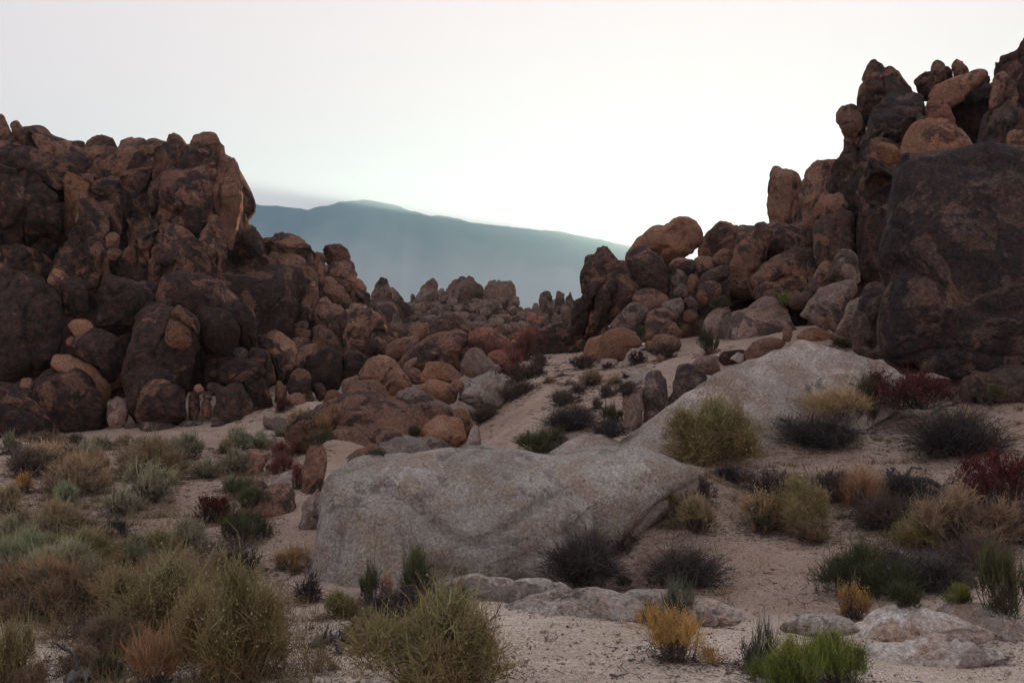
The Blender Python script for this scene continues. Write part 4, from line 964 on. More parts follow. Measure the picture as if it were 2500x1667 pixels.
# low granite outcrops in the foreground sand
LOW = dict(n=2.2, rough=0.9, facets=3, thick=0.8)
rocks('P', [
    ('pale low outcrop with rusty bands before the foreground boulder', 'w', 12.5, '1000,1355 1080,1320 1130,1316 1190,1326 1232,1328 1290,1345 1340,1390 1280,1430 1100,1440 1000,1410', dict(lean=32)),
    ('pale low outcrop ridge in the middle of the foreground sand', 'w', 11.7, '1150,1395 1240,1357 1335,1346 1395,1350 1467,1347 1530,1362 1600,1400 1640,1450 1500,1490 1250,1480 1130,1440', dict(lean=32)),
    ('small pale outcrop by the grey stemmed plant', 'w', 11.25, '1525,1412 1600,1374 1645,1378 1685,1396 1712,1425 1600,1445', dict(lean=32)),
    ('small pale hump left of the yellow-flowered bush', 'w', 10.8, '1790,1440 1840,1412 1880,1408 1930,1415 1975,1440 1880,1465', dict(lean=32)),
    ('sandy granite hump right of the yellow-flowered bush', 'w', 11.1, '1950,1445 2030,1402 2088,1386 2135,1396 2190,1412 2290,1455 2250,1500 2050,1500 1930,1480', dict(lean=32, varnish=-0.1)),
    ('brown-capped granite hump below the green shrub at right', 'w', 11.6, '2140,1415 2210,1380 2280,1382 2340,1405 2440,1470 2400,1510 2240,1490', dict(lean=32)),
    ('streaked grey outcrop in the right foreground', 'w', 9.75, '1900,1530 2005,1480 2070,1462 2145,1452 2210,1466 2330,1515 2280,1560 2020,1560', dict(lean=40, varnish=0.04)),
    ('rough dome behind the foreground outcrop with tiny green plants', 'g', 15.8, '1275,1350 1335,1303 1383,1284 1420,1284 1449,1302 1490,1350 1390,1375', dict(lean=46, varnish=-0.05)),
    ('dark pitted dome beside the dead brush pile', 'g', 16.2, '1438,1305 1477,1270 1533,1260 1580,1265 1605,1300 1530,1340 1460,1335', dict(lean=46)),
    ('small pale boulder among the black branches', 'w', 14, 'e830,1385,62,66', dict(lean=20)),
    ('sliver of pale outcrop at the bottom edge on the left', 'w', 9.2, '240,1560 320,1544 410,1550 450,1580 400,1610 260,1610', dict(lean=40)),
    ('sliver of pale outcrop at the bottom edge near the big bush', 'w', 8.9, '1150,1568 1230,1562 1330,1566 1380,1590 1260,1620', dict(lean=40)),
], **LOW)

# ------------------------------------------------------------------ plants
def strands(base, tip, bend, width, seg, rg, jitter=0.0):
    """thin tapering ribbons from base to tip, bowed by bend; arrays (n,3),(n,3),(n,3),(n,)"""
    n = len(base)
    s = np.linspace(0, 1, seg + 1)[None, :, None]
    p = base[:, None] * (1 - s) + tip[:, None] * s + bend[:, None] * (4 * s * (1 - s))
    if jitter:
        jj = rg.normal(size=(n, seg + 1, 3)) * jitter
        jj[:, 0] = 0
        p = p + jj
    d = tip - base
    side = np.cross(d, rg.normal(size=(n, 3)))
    side /= np.linalg.norm(side, axis=1, keepdims=True) + 1e-9
    w = width[:, None, None] * (1 - 0.75 * s) * 0.5
    V = np.stack([p - side[:, None] * w, p + side[:, None] * w], 2).reshape(-1, 3)
    o = (np.arange(n) * 2 * (seg + 1))[:, None]
    j = np.arange(seg)[None] * 2
    F = np.stack([o + j, o + j + 1, o + j + 3, o + j + 2], -1).reshape(-1, 4)
    return V, F, p

def blobs(c, r, rg):
    """small seed heads: an octahedron each"""
    n = len(c)
    d = np.array([[1, 0, 0], [-1, 0, 0], [0, 1, 0], [0, -1, 0], [0, 0, 1], [0, 0, -1]], float)
    V = (c[:, None] + d[None] * r[:, None, None] * rg.uniform(0.6, 1.2, (n, 6, 1))).reshape(-1, 3)
    f = np.array([[0, 2, 4], [2, 1, 4], [1, 3, 4], [3, 0, 4], [2, 0, 5], [1, 2, 5], [3, 1, 5], [0, 3, 5]])
    F = (np.arange(n)[:, None, None] * 6 + f[None]).reshape(-1, 3)
    return V, F

def dome_dirs(n, rg, emin, emax):
    az = rg.uniform(0, 2 * math.pi, n)
    el = np.radians(emin) + (np.radians(emax) - np.radians(emin)) * rg.uniform(0, 1, n) ** 0.9
    return np.stack([np.cos(az) * np.cos(el), np.sin(az) * np.cos(el), np.sin(el)], 1)

def lump(d, rg):
    """uneven outline of the crown"""
    o = rg.uniform(-40, 40, 3)
    return 0.86 + 0.22 * noise3(d * 1.6 + o, 7) + 0.14 * noise3(d * 3.4 + o, 8)

# kind: stems, twigs, foliage strands, elevation range, foliage length, width, leaf material, wood material, tip heads
KINDS = {
    'sage':   dict(st=80, fo=3200, el=(6, 90), fl=(0.10, 0.26), leaf='sage', wood='bark', up=0.35, spread=0.7, inner=0.4),
    'pale':   dict(st=60, fo=2600, el=(4, 90), fl=(0.10, 0.24), leaf='pale', wood='bark', up=0.45, spread=0.45, inner=0.5),
    'tan':    dict(st=90, fo=3400, el=(6, 90), fl=(0.08, 0.24), leaf='tan', wood='bark', up=0.4, spread=0.8, inner=0.35),
    'straw':  dict(st=60, fo=1500, el=(25, 90), fl=(0.2, 0.5), leaf='straw', wood='bark', up=0.6, spread=0.2, inner=0.2),
    'grass':  dict(st=0, fo=900, el=(35, 90), fl=(0.5, 1.0), leaf='blond', wood='bark', up=0.3, spread=0.05, inner=-1),
    'blond':  dict(st=60, fo=1500, el=(8, 90), fl=(0.12, 0.3), leaf='blond', wood='bark', up=0.4, spread=0.4, inner=0.45, heads=0.5),
    'wisp':   dict(st=120, fo=5600, el=(6, 90), fl=(0.07, 0.24), leaf='wisp', wood='wispb', up=0.4, spread=0.9, inner=0.2, heads=0.16, headmat='tan'),
    'wispb':  dict(st=130, fo=4600, el=(5, 90), fl=(0.08, 0.28), leaf='wispb', wood='bark', up=0.35, spread=0.9, inner=0.15),
    'green':  dict(st=50, fo=2800, el=(2, 90), fl=(0.16, 0.34), leaf='green', wood='bark', up=0.6, spread=0.2, inner=0.4),
    'bright': dict(st=60, fo=3400, el=(8, 90), fl=(0.12, 0.28), leaf='bright', wood='bark', up=0.7, spread=0.3, inner=0.4, heads=0.35),
    'eph':    dict(st=130, fo=700, el=(28, 90), fl=(0.25, 0.5), leaf='eph', wood='eph', up=0.7, spread=0.12, inner=0.1),
    'ephg':   dict(st=70, fo=1800, el=(30, 90), fl=(0.25, 0.5), leaf='green', wood='bark', up=0.8, spread=0.2, inner=0.3, lob=0.4),
    'red':    dict(st=70, fo=2300, el=(3, 90), fl=(0.08, 0.2), leaf='red', wood='dead', up=0.5, spread=0.35, inner=0.45, heads=0.6),
    'rust':   dict(st=60, fo=2000, el=(20, 90), fl=(0.2, 0.45), leaf='rust', wood='deadbr', up=0.7, spread=0.15, inner=0.25),
    'gold':   dict(st=80, fo=1700, el=(12, 90), fl=(0.12, 0.28), leaf='gold', wood='bark', up=0.6, spread=0.25, inner=0.5, heads=0.8),
    'yellow': dict(st=80, fo=1500, el=(18, 90), fl=(0.12, 0.3), leaf='straw', wood='bark', up=0.7, spread=0.2, inner=0.45, heads=0.9, headmat='yellow'),
    'dead':   dict(st=120, fo=1500, el=(2, 70), fl=(0.18, 0.5), leaf='dead', wood='deadwood', up=0.1, spread=0.9, inner=0.1, jit=0.03),
    'deadbr': dict(st=100, fo=1700, el=(3, 80), fl=(0.14, 0.4), leaf='deadbr', wood='deadwood', up=0.3, spread=0.6, inner=0.15, jit=0.02),
    'twig':   dict(st=26, fo=160, el=(15, 85), fl=(0.2, 0.5), leaf='deadbr', wood='bark', up=0.2, spread=0.6, inner=0.2, jit=0.03),
}
TEMPL = {}

def template(kind, size, var):
    key = (kind, size, var)
    if key in TEMPL:
        return TEMPL[key]
    K = KINDS[kind]
    rg = np.random.RandomState(abs(hash((len(kind), ord(kind[0]), ord(kind[-1]), size, var))) % 99991)
    dens = {0: 0.34, 1: 0.75, 2: 1.7}[size]
    wid = {0: 0.034, 1: 0.019, 2: 0.0105}[size]
    off = K.get('lob', 0.5)
    nl = rg.randint(5, 9)
    la = rg.uniform(0, 2 * math.pi) + np.arange(nl) / nl * 2 * math.pi + rg.uniform(-0.4, 0.4, nl)
    lr = rg.uniform(0.5, 1.25, nl) * off
    LC = np.stack([np.cos(la) * lr, np.sin(la) * lr, rg.uniform(0.0, 0.4, nl)], 1)
    LR = rg.uniform(0.26, 0.52, nl)
    LC = np.vstack([LC, [[rg.uniform(-.1, .1), rg.uniform(-.1, .1), 0.3]]]); LR = np.append(LR, 0.55)
    pl = LR ** 2 / (LR ** 2).sum()
    parts = {}
    ns = int(K['st'] * max(0.5, min(1.3, dens * 1.2)))
    if ns:
        d = dome_dirs(ns, rg, *K['el'])
        li = rg.choice(nl + 1, ns, p=pl)
        t = LC[li] + d * (LR[li] * lump(d, rg) * np.where(rg.uniform(0, 1, ns) < 0.16, 1.35, 0.85) * rg.uniform(0.6, 1.1, ns))[:, None]
        b = np.stack([t[:, 0] * 0.25 + rg.normal(0, 0.09, ns), t[:, 1] * 0.25 + rg.normal(0, 0.09, ns), np.full(ns, -0.05)], 1)
        bend = rg.normal(0, 0.07, (ns, 3)); bend[:, 2] += 0.02
        sw = np.full(ns, wid * 1.9) * rg.uniform(0.6, 1.4, ns)
        V, F, pth = strands(b, t, bend, sw, 5, rg, K.get('jit', 0.008))
        tone = np.repeat(rg.uniform(0, 1, ns), 12)
        # side twigs off the stems
        nt = ns * 5
        i = rg.randint(0, ns, nt); s_ = rg.randint(1, 6, nt)
        tb = pth[i, s_]
        td = d[i] * 0.6 + rg.normal(0, 0.55, (nt, 3)); td[:, 2] += 0.15
        tt = tb + td * rg.uniform(0.12, 0.34, nt)[:, None]
        tt[:, 2] = np.maximum(tt[:, 2], 0.01)
        V2, F2, p2 = strands(tb, tt, rg.normal(0, 0.03, (nt, 3)), np.full(nt, wid * 1.0), 3, rg, K.get('jit', 0.008))
        F2 = F2 + len(V)
        parts['stems'] = (np.vstack([V, V2]), np.vstack([F, F2]), np.concatenate([tone, np.repeat(rg.uniform(0, 1, nt), 8)]), P[K['wood']])
    nf = int(K['fo'] * dens)
    d = dome_dirs(nf, rg, *K['el'])
    R_ = lump(d, rg)
    fl = rg.uniform(*K['fl'], nf)
    if K['inner'] < 0:                                        # grass: blades from the root
        b = np.stack([rg.normal(0, 0.2, nf), rg.normal(0, 0.2, nf), np.full(nf, -0.03)], 1)
        t = b + d * (R_ * fl)[:, None]
        bend = rg.normal(0, 0.05, (nf, 3)); bend[:, 2] += 0.06
    else:
        m = max(8, nf // 9)                                   # sprigs of several strands each
        ds = d[:m].copy()
        li = rg.choice(nl + 1, m, p=pl)
        ds[:, 2] = ds[:, 2] * 1.25 - 0.25
        ds /= np.linalg.norm(ds, axis=1, keepdims=True)
        r0 = LR[li] * R_[:m] * (K['inner'] + (1 - K['inner']) * rg.uniform(0, 1, m) ** 0.55)
        bs = LC[li] + ds * np.clip(r0 - 0.05, 0.02, None)[:, None]
        bs[:, 2] = np.maximum(bs[:, 2], 0.01)
        gs = ds * (1 - K['up']) + np.array([0, 0, 1.0]) * K['up'] + rg.normal(0, K['spread'] * 0.5, (m, 3))
        gs /= np.linalg.norm(gs, axis=1, keepdims=True)
        si = rg.randint(0, m, nf)
        g = gs[si] + rg.normal(0, 0.3 + 0.25 * K['spread'], (nf, 3))
        g /= np.linalg.norm(g, axis=1, keepdims=True)
        fl = fl * np.where(rg.uniform(0, 1, nf) < 0.05, 1.9, 1.0) * rg.uniform(0.5, 1.0, m)[si] * 1.15
        b = bs[si] + gs[si] * (rg.uniform(-0.3, 0.5, nf) * fl)[:, None] + rg.normal(0, 0.012, (nf, 3))
        b[:, 2] = np.maximum(b[:, 2], 0.0)
        t = b + g * fl[:, None]
        t[:, 2] = np.maximum(t[:, 2], 0.0)
        bend = rg.normal(0, 0.07, (nf, 3)) * fl[:, None] * 2
    V, F, pth = strands(b, t, bend, np.full(nf, wid) * rg.uniform(0.5, 1.25, nf), 3, rg, 0.006 + K.get('jit', 0) * 0.5)
    hgt = np.clip(pth[:, :, 2].reshape(-1) / 1.0, 0, 1)
    clump = noise3(b * 2.3 + 5, 77)
    tone = np.clip(0.42 * np.repeat(rg.uniform(0, 1, nf), 4) + 0.33 * hgt + 0.18 + 0.22 * np.repeat(clump, 4), 0, 1)
    tone = np.repeat(tone, 2)
    parts['foliage'] = (V, F, tone, P[K['leaf']])
    if K.get('heads'):
        nh = int(nf * K['heads'] * 0.55)
        sel = rg.choice(nf, nh, replace=False, p=(t[:, 2].clip(0.02) ** 0.7) / (t[:, 2].clip(0.02) ** 0.7).sum())
        Vh, Fh = blobs(t[sel], rg.uniform(0.6, 1.3, nh) * wid * 1.15, rg)
        parts['flower_heads'] = (Vh, Fh, np.repeat(rg.uniform(0.3, 1, nh), 6), P[K.get('headmat', K['leaf'])])
    TEMPL[key] = {}
    for nm, (V, F, tone, mat) in parts.items():
        o = mesh_obj(nm, V, F, mat, smooth=False, tone=tone)
        TEMPL[key][nm] = o.data
        bpy.data.objects.remove(o, do_unlink=True)
    return TEMPL[key]

NAMES = {'sage': 'sagebrush', 'pale': 'rabbitbrush', 'tan': 'dry_shrub', 'straw': 'dry_shrub', 'grass': 'grass_tuft', 'blond': 'dry_shrub', 'wisp': 'wispy_shrub',
         'wispb': 'wispy_shrub', 'green': 'green_shrub', 'bright': 'rabbitbrush', 'eph': 'stemmy_shrub', 'ephg': 'green_shrub', 'red': 'red_shrub', 'rust': 'red_shrub',
         'gold': 'dry_shrub', 'yellow': 'flowering_shrub', 'dead': 'dead_shrub', 'deadbr': 'dead_shrub', 'twig': 'dead_shrub'}
bpy.context.view_layer.update()
DG = bpy.context.evaluated_depsgraph_get()
PLANTS = []

def plant(z, kind, s, label, D=None, group=None):
    u, v_, w, h = [float(x) for x in s.split(',')]
    ox, oy, wd = ZR[z]
    kx = wd / 2352.0
    px, py = ox + u * kx, oy + v_ * kx
    w *= kx; h *= kx
    if D is None:
        dr = Vector(ray(px, min(py, 1900)))
        hit, loc, *_ = sc.ray_cast(DG, Vector(CAM), dr.normalized())
        D = loc.y if hit else 30.0
    p = at(px, py, D)
    PLANTS.append((kind, p, w / FPX * D, h / FPX * D, w, label, group))

def build_plants():
    for i, (kind, p, w, h, wpx, label, group) in enumerate(PLANTS):
        size = 0 if wpx < 62 else (1 if wpx < 130 else 2)
        tm = template(kind, size, i % 3)
        rg = random.Random(i * 13 + 1)
        e = bpy.data.objects.new(NAMES[kind], None)
        e.empty_display_size = 0.1
        COL.objects.link(e)
        y = p[1] + w * 0.18
        e.location = (p[0], y, p[2] - 0.02)
        e.rotation_euler = (rg.uniform(-.06, .06), rg.uniform(-.06, .06), rg.choice((0.0, 3.14)) + rg.uniform(-0.5, 0.5))
        r = w / 2 * (1.62 if wpx > 100 else 1.55)
        e.scale = (r * rg.uniform(0.88, 1.15), r * rg.uniform(0.8, 1.05), h * (1.28 if wpx > 100 else 1.2))
        tag(e, label, 'grass' if kind == 'grass' else 'shrub', group)
        for nm, me in tm.items():
            o = bpy.data.objects.new(nm, me)
            COL.objects.link(o)
            o.parent = e
            if nm == 'flower_heads':
                o['kind'] = 'stuff'

for z, rows in [
 ('T', [
  ('sage', '70,395,175,220', 'rounded grey-green shrub at the left edge below the loaf boulders'),
  ('wispb', '390,345,340,130', 'low brown shrub in front of the lower loaf boulder'),
  ('deadbr', '640,300,190,100', 'dark reddish dead shrub at the foot of the big striped loaf'),
  ('sage', '900,358,210,125', 'small grey-green shrub before the cliff, left of the sand strip'),
  ('tan', '1080,320,160,105', 'small dry shrub before the grey egg boulder'),
  ('sage', '1225,345,190,115', 'small shrub before the low grey boulder'),
  ('deadbr', '225,600,320,240', 'grey-brown shrub with bare black sticks at the left edge'),
  ('tan', '480,560,420,250', 'buff rounded shrub on the left flat, beside the bare sticks'),
  ('sage', '745,510,310,220', 'pale green-grey shrub behind the buff shrubs on the left flat'),
  ('straw', '850,575,210,170', 'orange-brown dry shrub right of the pale green-grey shrub'),
  ('tan', '600,770,580,330', 'widest buff shrub on the left flat behind the bright green one'),
  ('gold', '205,740,180,175', 'small golden dry shrub near the left edge'),
  ('pale', '550,860,260,235', 'bright pale green rounded shrub on the left flat'),
  ('tan', '60,910,280,250', 'buff shrub cut by the left edge below the golden one'),
  ('sage', '1045,940,290,240', 'grey shrub in front of the widest buff shrub'),
  ('sage', '1285,830,450,320', 'large grey rounded shrub beside the open sand'),
  ('tan', '1350,585,580,320', 'large buff-olive shrub right of the sand strip'),
  ('sage', '1620,450,340,255', 'tall yellowish grey shrub in front of the cliff foot'),
  ('tan', '1065,630,230,160', 'small buff shrub left of the large grey shrub'),
  ('tan', '870,1290,380,230', 'straw-coloured shrub before the black dead branch heap'),
  ('sage', '330,470,280,170', 'grey shrub behind the buff rounded shrub on the left flat'),
  ('straw', '1545,665,140,115', 'tiny reddish dry shrub at the edge of the open sand'),
  ('sage', '1800,610,300,175', 'low dark grey shrub behind the open sand'),
  ('sage', '2075,580,310,235', 'yellow-grey shrub left of the layered rock stub'),
  ('tan', '1990,385,210,140', 'small grey-buff shrub before the pale green row'),
  ('pale', '2110,355,250,180', 'pale green shrub in the row below the lower cliff, left one'),
  ('pale', '2290,345,230,160', 'pale green shrub in the row below the lower cliff, right one'),
  ('sage', '2030,710,190,150', 'dark grey shrub left of the upper green shrub'),
  ('green', '2100,765,240,150', 'upper of two green shrubs by the reddish round boulder'),
  ('green', '2215,860,270,165', 'lower of two green shrubs on the reddish round boulder'),
  ('red', '1880,1005,340,225', 'dark red shrub in the sand left of the reddish round boulder'),
  ('green', '2150,1170,365,235', 'dense dark green shrub on the sand below the red shrub'),
  ('dead', '965,1120,350,145', 'black dead branch heap on the sand between shrubs'),
  ('tan', '400,1160,660,330', 'broad yellowish shrub in the left foreground'),
  ('sage', '70,1160,270,220', 'grey-green shrub at the left edge beside the broad yellowish shrub'),
  ('pale', '240,1410,600,330', 'grey-green wispy shrub at the left edge of the foreground'),
  ('wisp', '650,1430,560,330', 'olive wispy shrub in the left foreground thicket'),
  ('wisp', '1350,1410,480,310', 'green wispy shrub in front of the sand, left of the dead one'),
  ('sage', '1640,1310,400,330', 'dark grey-green shrub beyond the green wispy shrub'),
  ('dead', '2020,1480,420,300', 'black dead shrub at the right of the left thicket'),
 ]),
 ('U', [
  ('wispb', '330,1010,720,470', 'brown wispy shrub in the left foreground, above the bare sand'),
  ('dead', '40,960,380,420', 'blackened shrub at the left edge of the foreground'),
  ('wispb', '880,960,620,420', 'reddish-brown wispy shrub in the middle of the left thicket'),
  ('wisp', '1400,1170,900,640', 'large green-yellow wispy shrub in the left thicket'),
  ('wisp', '2060,1580,960,980', 'largest green-tipped wispy shrub, left foreground'),
  ('wisp', '30,1640,340,620', 'tall wispy shrub cut by the left edge at the bottom'),
  ('wispb', '230,1660,260,260', 'thin wispy plant at the bottom edge on the left'),
  ('green', '960,1540,210,210', 'small dark blue-green shrub by the dead log'),
  ('straw', '1330,1620,460,380', 'rusty dry shrub at the bottom edge in front of the thicket'),
  ('twig', '700,1170,420,190', 'pale bare twigs at the edge of the bare sand'),
  ('wisp', '1750,1350,640,560', 'green wispy shrub just left of and behind the largest one'),
  ('sage', '520,690,520,330', 'grey-green shrub among the brown wispy shrubs of the left thicket'),
  ('wispb', '1000,1330,460,300', 'brown dry shrub in front of the dark twig tangle'),
  ('tan', '1600,760,560,340', 'yellowish dry shrub in the middle of the left thicket'),
  ('wisp', '2270,1180,480,400', 'green wispy shrub at the right end of the left thicket'),
  ('sage', '1150,560,420,280', 'dusty grey shrub at the back of the left thicket'),
  ('wispb', '640,1480,300,240', 'short rusty shrub behind the weathered grey log'),
  ('deadbr', '1150,1200,420,230', 'tangle of dark twigs under the green-yellow thicket'),
 ]),
 ('V', [
  ('straw', '400,580,270,175', 'orange dry grass-like shrub against the left side of the big boulder'),
  ('dead', '545,860,200,280', 'black dead shrub against the left foot of the big boulder'),
  ('ephg', '1510,905,330,430', 'upright green broom-like shrub before the big boulder'),
  ('ephg', '1090,880,180,300', 'smaller green broom-like shrub left of the upright one'),
  ('straw', '1235,850,130,230', 'orange dead tuft between the two green broom-like shrubs'),
  ('dead', '1390,990,650,230', 'black gnarled branches under the green broom-like shrubs'),
  ('wisp', '850,1000,270,240', 'thin green wispy plant left of the small pale boulder'),
  ('wisp', '1105,1090,230,170', 'thin green wispy plant before the small pale boulder'),
  ('wispb', '960,1210,200,220', 'thin brown wispy plant beside the grey stump'),
  ('wisp', '1730,1640,1080,800', 'big brown-green wispy bush at the bottom centre'),
  ('ephg', '1900,840,140,110', 'tiny green tuft at the tip of the pale outcrop'),
 ]),
 ('W', [
  ('dead', '1190,1500,680,380', 'wide blue-black dead shrub at the right foot of the big boulder'),
  ('deadbr', '1500,1260,320,220', 'dark brush up the right flank of the big boulder'),
  ('straw', '1275,1180,170,140', 'rusty wisps above the wide blue-black dead shrub'),
  ('green', '800,385,410,185', 'dense green shrub behind the crest of the big boulder'),
  ('tan', '2180,1090,400,320', 'buff rounded shrub in the sand right of the big boulder'),
  ('wisp', '1930,820,100,130', 'tiny green sprig in the sand right of the big boulder'),
  ('ephg', '1345,1500,110,150', 'small green sprout on the rough dome'),
  ('green', '1530,1555,130,90', 'small green plant beside the rough dome'),
  ('green', '1130,1555,90,65', 'tiny green plant at the outcrop edge'),
  ('dead', '2080,1570,580,320', 'dead brush pile of tangled grey branches'),
 ]),
 ('X', [
  ('eph', '1650,1030,340,330', 'grey-green stemmy plant on the foreground sand'),
  ('eph', '1400,1025,150,170', 'small grey-green stemmy plant left of the larger one'),
  ('gold', '1640,1395,620,400', 'golden dry shrub in the foreground sand'),
  ('eph', '2310,1460,210,230', 'grey stemmy plant right of the golden shrub'),
  ('green', '1590,730,180,90', 'little green plant behind the foreground outcrop'),
 ]),
 ('L', [
  ('wisp', '900,1215,860,540', 'tall wispy green-brown bush against the great pale slab'),
  ('blond', '1990,860,520,290', 'blond dry shrub at the right end of the great pale slab'),
  ('dead', '1870,1060,760,260', 'black dead brush below the blond dry shrub'),
  ('ephg', '2240,850,270,320', 'dark green shrub beside the blond dry shrub'),
  ('deadbr', '770,1490,270,200', 'brown dead shrub at the right tip of the big boulder'),
  ('dead', '1030,1355,270,150', 'black dead brush right of the big boulder tip'),
  ('deadbr', '1400,1490,440,210', 'low dark brown brush in the sand below the pale slab'),
 ]),
 ('Y', [
  ('red', '1440,345,700,300', 'large dark red shrub right of the great pale slab', 25.6),
  ('green', '2105,305,290,150', 'dark green shrub under the great dark block'),
  ('dead', '1810,780,820,390', 'large black-based shrub on the right sand slope'),
  ('tan', '1890,560,330,190', 'buff crown on top of the large black-based shrub'),
  ('red', '2240,1300,780,500', 'dark red shrub cut by the right edge'),
  ('dead', '1340,1170,560,220', 'black stump-like dead brush on the right slope'),
  ('straw', '950,1250,320,320', 'orange-brown wispy shrub left of the black dead brush'),
  ('wisp', '400,1450,480,460', 'green-topped wispy shrub on the right slope'),
  ('blond', '50,1430,390,300', 'cream-flowered dry shrub on the right slope'),
  ('deadbr', '1200,1450,540,320', 'grey-brown dead shrub below the black dead brush'),
  ('tan', '1830,1620,840,540', 'big buff rounded shrub on the right slope'),
  ('deadbr', '700,1180,400,240', 'brown dead shrub above the green-topped wispy shrub'),
  ('wisp', '1500,1600,480,300', 'olive wispy shrub left of the big buff shrub'),
  ('deadbr', '2220,1520,480,320', 'dark shrub under the red shrub at the right edge'),
  ('twig', '1280,1540,240,180', 'bare pale twigs beside the big buff shrub'),
 ]),
 ('Z', [
  ('green', '960,800,640,390', 'green-brown shrub behind the yellow-flowered bush'),
  ('yellow', '850,1030,320,320', 'yellow-flowered bush at the edge of the foreground sand'),
  ('green', '1330,900,260,200', 'dark green plant behind the sandy hump'),
  ('bright', '1790,870,240,165', 'yellow-green plant between the two granite humps'),
  ('green', '2240,980,440,490', 'green and rust shrub at the right edge'),
  ('wispb', '500,330,330,220', 'sparse brown shrub on the sand above the small pale hump'),
  ('deadbr', '1950,560,560,260', 'dark brush behind the green and rust shrub'),
  ('dead', '1560,740,720,270', 'black dead brush under the big buff shrub'),
  ('bright', '290,1660,580,400', 'bright green shrub at the bottom edge, left of the pair'),
  ('bright', '730,1660,570,450', 'bright green shrub at the bottom edge, right of the pair'),
  ('eph', '70,1440,220,370', 'bare grey stemmy plant at the bottom left of the bright green pair'),
  ('ephg', '60,260,180,150', 'dark green clump under the cream-flowered shrub'),
 ]),
 ('E', [
  ('rust', '650,1200,280,230', 'orange-red upright shrub at the top of the path'),
  ('rust', '540,1240,190,130', 'dull red shrub left of the orange-red upright shrub'),
  ('deadbr', '620,1385,230,150', 'dark shrub on the left side of the path'),
  ('deadbr', '755,1325,190,110', 'low dark shrub under the orange-red shrub'),
  ('deadbr', '790,1250,150,140', 'dark shrub right of the orange-red shrub'),
  ('deadbr', '1190,1270,220,130', 'dark shrub at the right side of the path top'),
  ('grass', '1160,1210,120,110', 'blond grass tuft on the dark shrub at the path top'),
  ('tan', '1240,1420,260,160', 'buff-topped shrub in the sand right of the path'),
  ('deadbr', '1380,1520,190,120', 'small dark shrub in the sand below the buff-topped shrub'),
  ('deadbr', '1010,1590,290,140', 'dark brown shrub beside the path'),
  ('deadbr', '1130,1480,170,90', 'low brown shrub in the sand between the path and the small dark shrub'),
  ('tan', '1470,1400,150,90', 'small buff shrub in the sand under the low pale stone'),
  ('deadbr', '1560,1500,170,110', 'dark shrub in the sand left of the fins'),
  ('deadbr', '660,1480,180,120', 'dark shrub hugging the left edge of the lower path'),
  ('tan', '880,1390,110,70', 'tiny buff shrub in the sand beside the middle of the path'),
  ('twig', '980,1335,120,60', 'tiny dead plant in the path'),
  ('twig', '1050,1405,80,65', 'tiny dead sprig left of the buff-topped shrub'),
  ('deadbr', '1910,1180,220,150', 'dark shrub before the reddish trail boulder'),
  ('red', '1650,1230,170,120', 'small red-tinged shrub before the pale smooth boulder'),
  ('red', '1390,1270,110,60', 'tiny red shrub before the low pale stone'),
  ('grass', '2070,930,120,100', 'straw grass tuft on the hillside above the trail'),
  ('deadbr', '545,1545,240,170', 'brown dead shrub on the left edge of the path'),
  ('green', '2290,1140,150,210', 'dark green shrub left of the dark scarred boulder'),
  ('green', '1690,1020,130,120', 'dark green tuft between the trail boulders'),
  ('grass', '1850,1205,80,80', 'small yellow tuft at the top of the side trail'),
 ]),
 ('K', [
  ('dead', '640,1105,650,260', 'wide black-based shrub beside the lower path'),
  ('tan', '720,960,370,160', 'buff crown of the wide black-based shrub'),
  ('ephg', '1150,1000,250,170', 'dark green shrub left of the three fins'),
  ('dead', '1120,1150,350,200', 'black dead brush at the foot of the left fin'),
  ('deadbr', '970,840,130,140', 'small dark shrub above the dark green shrub'),
  ('deadbr', '1330,640,190,130', 'grey wispy shrub left of the middle fin'),
  ('dead', '1310,480,90,60', 'tiny black plant on the pale flat rock'),
 ]),
 ('G', [
  ('green', '1470,1345,180,90', 'small green shrub above the dark scarred boulder'),
  ('bright', '2040,1340,180,110', 'yellow-green shrub on the right hillside'),
  ('bright', '2170,1450,160,100', 'second yellow-green shrub lower on the right hillside'),
  ('green', '1060,1060,90,90', 'tiny green shrub right of the smooth dark boulder'),
 ]),
 ('H', [('green', '820,1260,260,90', 'low green shrub behind the crest of the great pale slab')]),
 ('D', [
  ('green', '620,1470,200,115', 'round bright green shrub beside the central heap'),
  ('green', '1500,1395,110,85', 'dark green tuft in the heap front'),
  ('green', '1150,1565,150,60', 'low green tuft on the dark ledge'),
  ('straw', '690,1355,210,145', 'orange dry grass beside the reddish round boulder'),
  ('straw', '790,1260,150,120', 'pale dry grass behind the orange dry grass'),
  ('tan', '510,1350,200,115', 'buff shrub at the cliff foot left of the orange grass'),
  ('tan', '490,1265,170,130', 'dry shrub below the pale brown boulder'),
  ('red', '320,1180,150,130', 'dark red shrub in the cliff shade'),
  ('sage', '330,1390,160,90', 'low grey shrub before the flat pinkish boulder'),
  ('rust', '470,1550,240,140', 'rusty red shrub below the round green shrub'),
  ('rust', '290,1580,220,130', 'dull rusty shrub left of the rusty red shrub'),
  ('deadbr', '2100,1270,260,170', 'dark brown shrub along the foot of the pale lumpy outcrop'),
  ('grass', '1990,850,120,70', 'yellow grass tuft above the pale lumpy outcrop'),
 ]),
 ('N', [
  ('rust', '650,920,240,150', 'rusty red shrub above the reddish round boulder'),
  ('rust', '820,1060,150,200', 'dull red wispy shrub left of the tall narrow slab'),
 ]),
]:
    for r in rows:
        plant(z, *r)
build_plants()

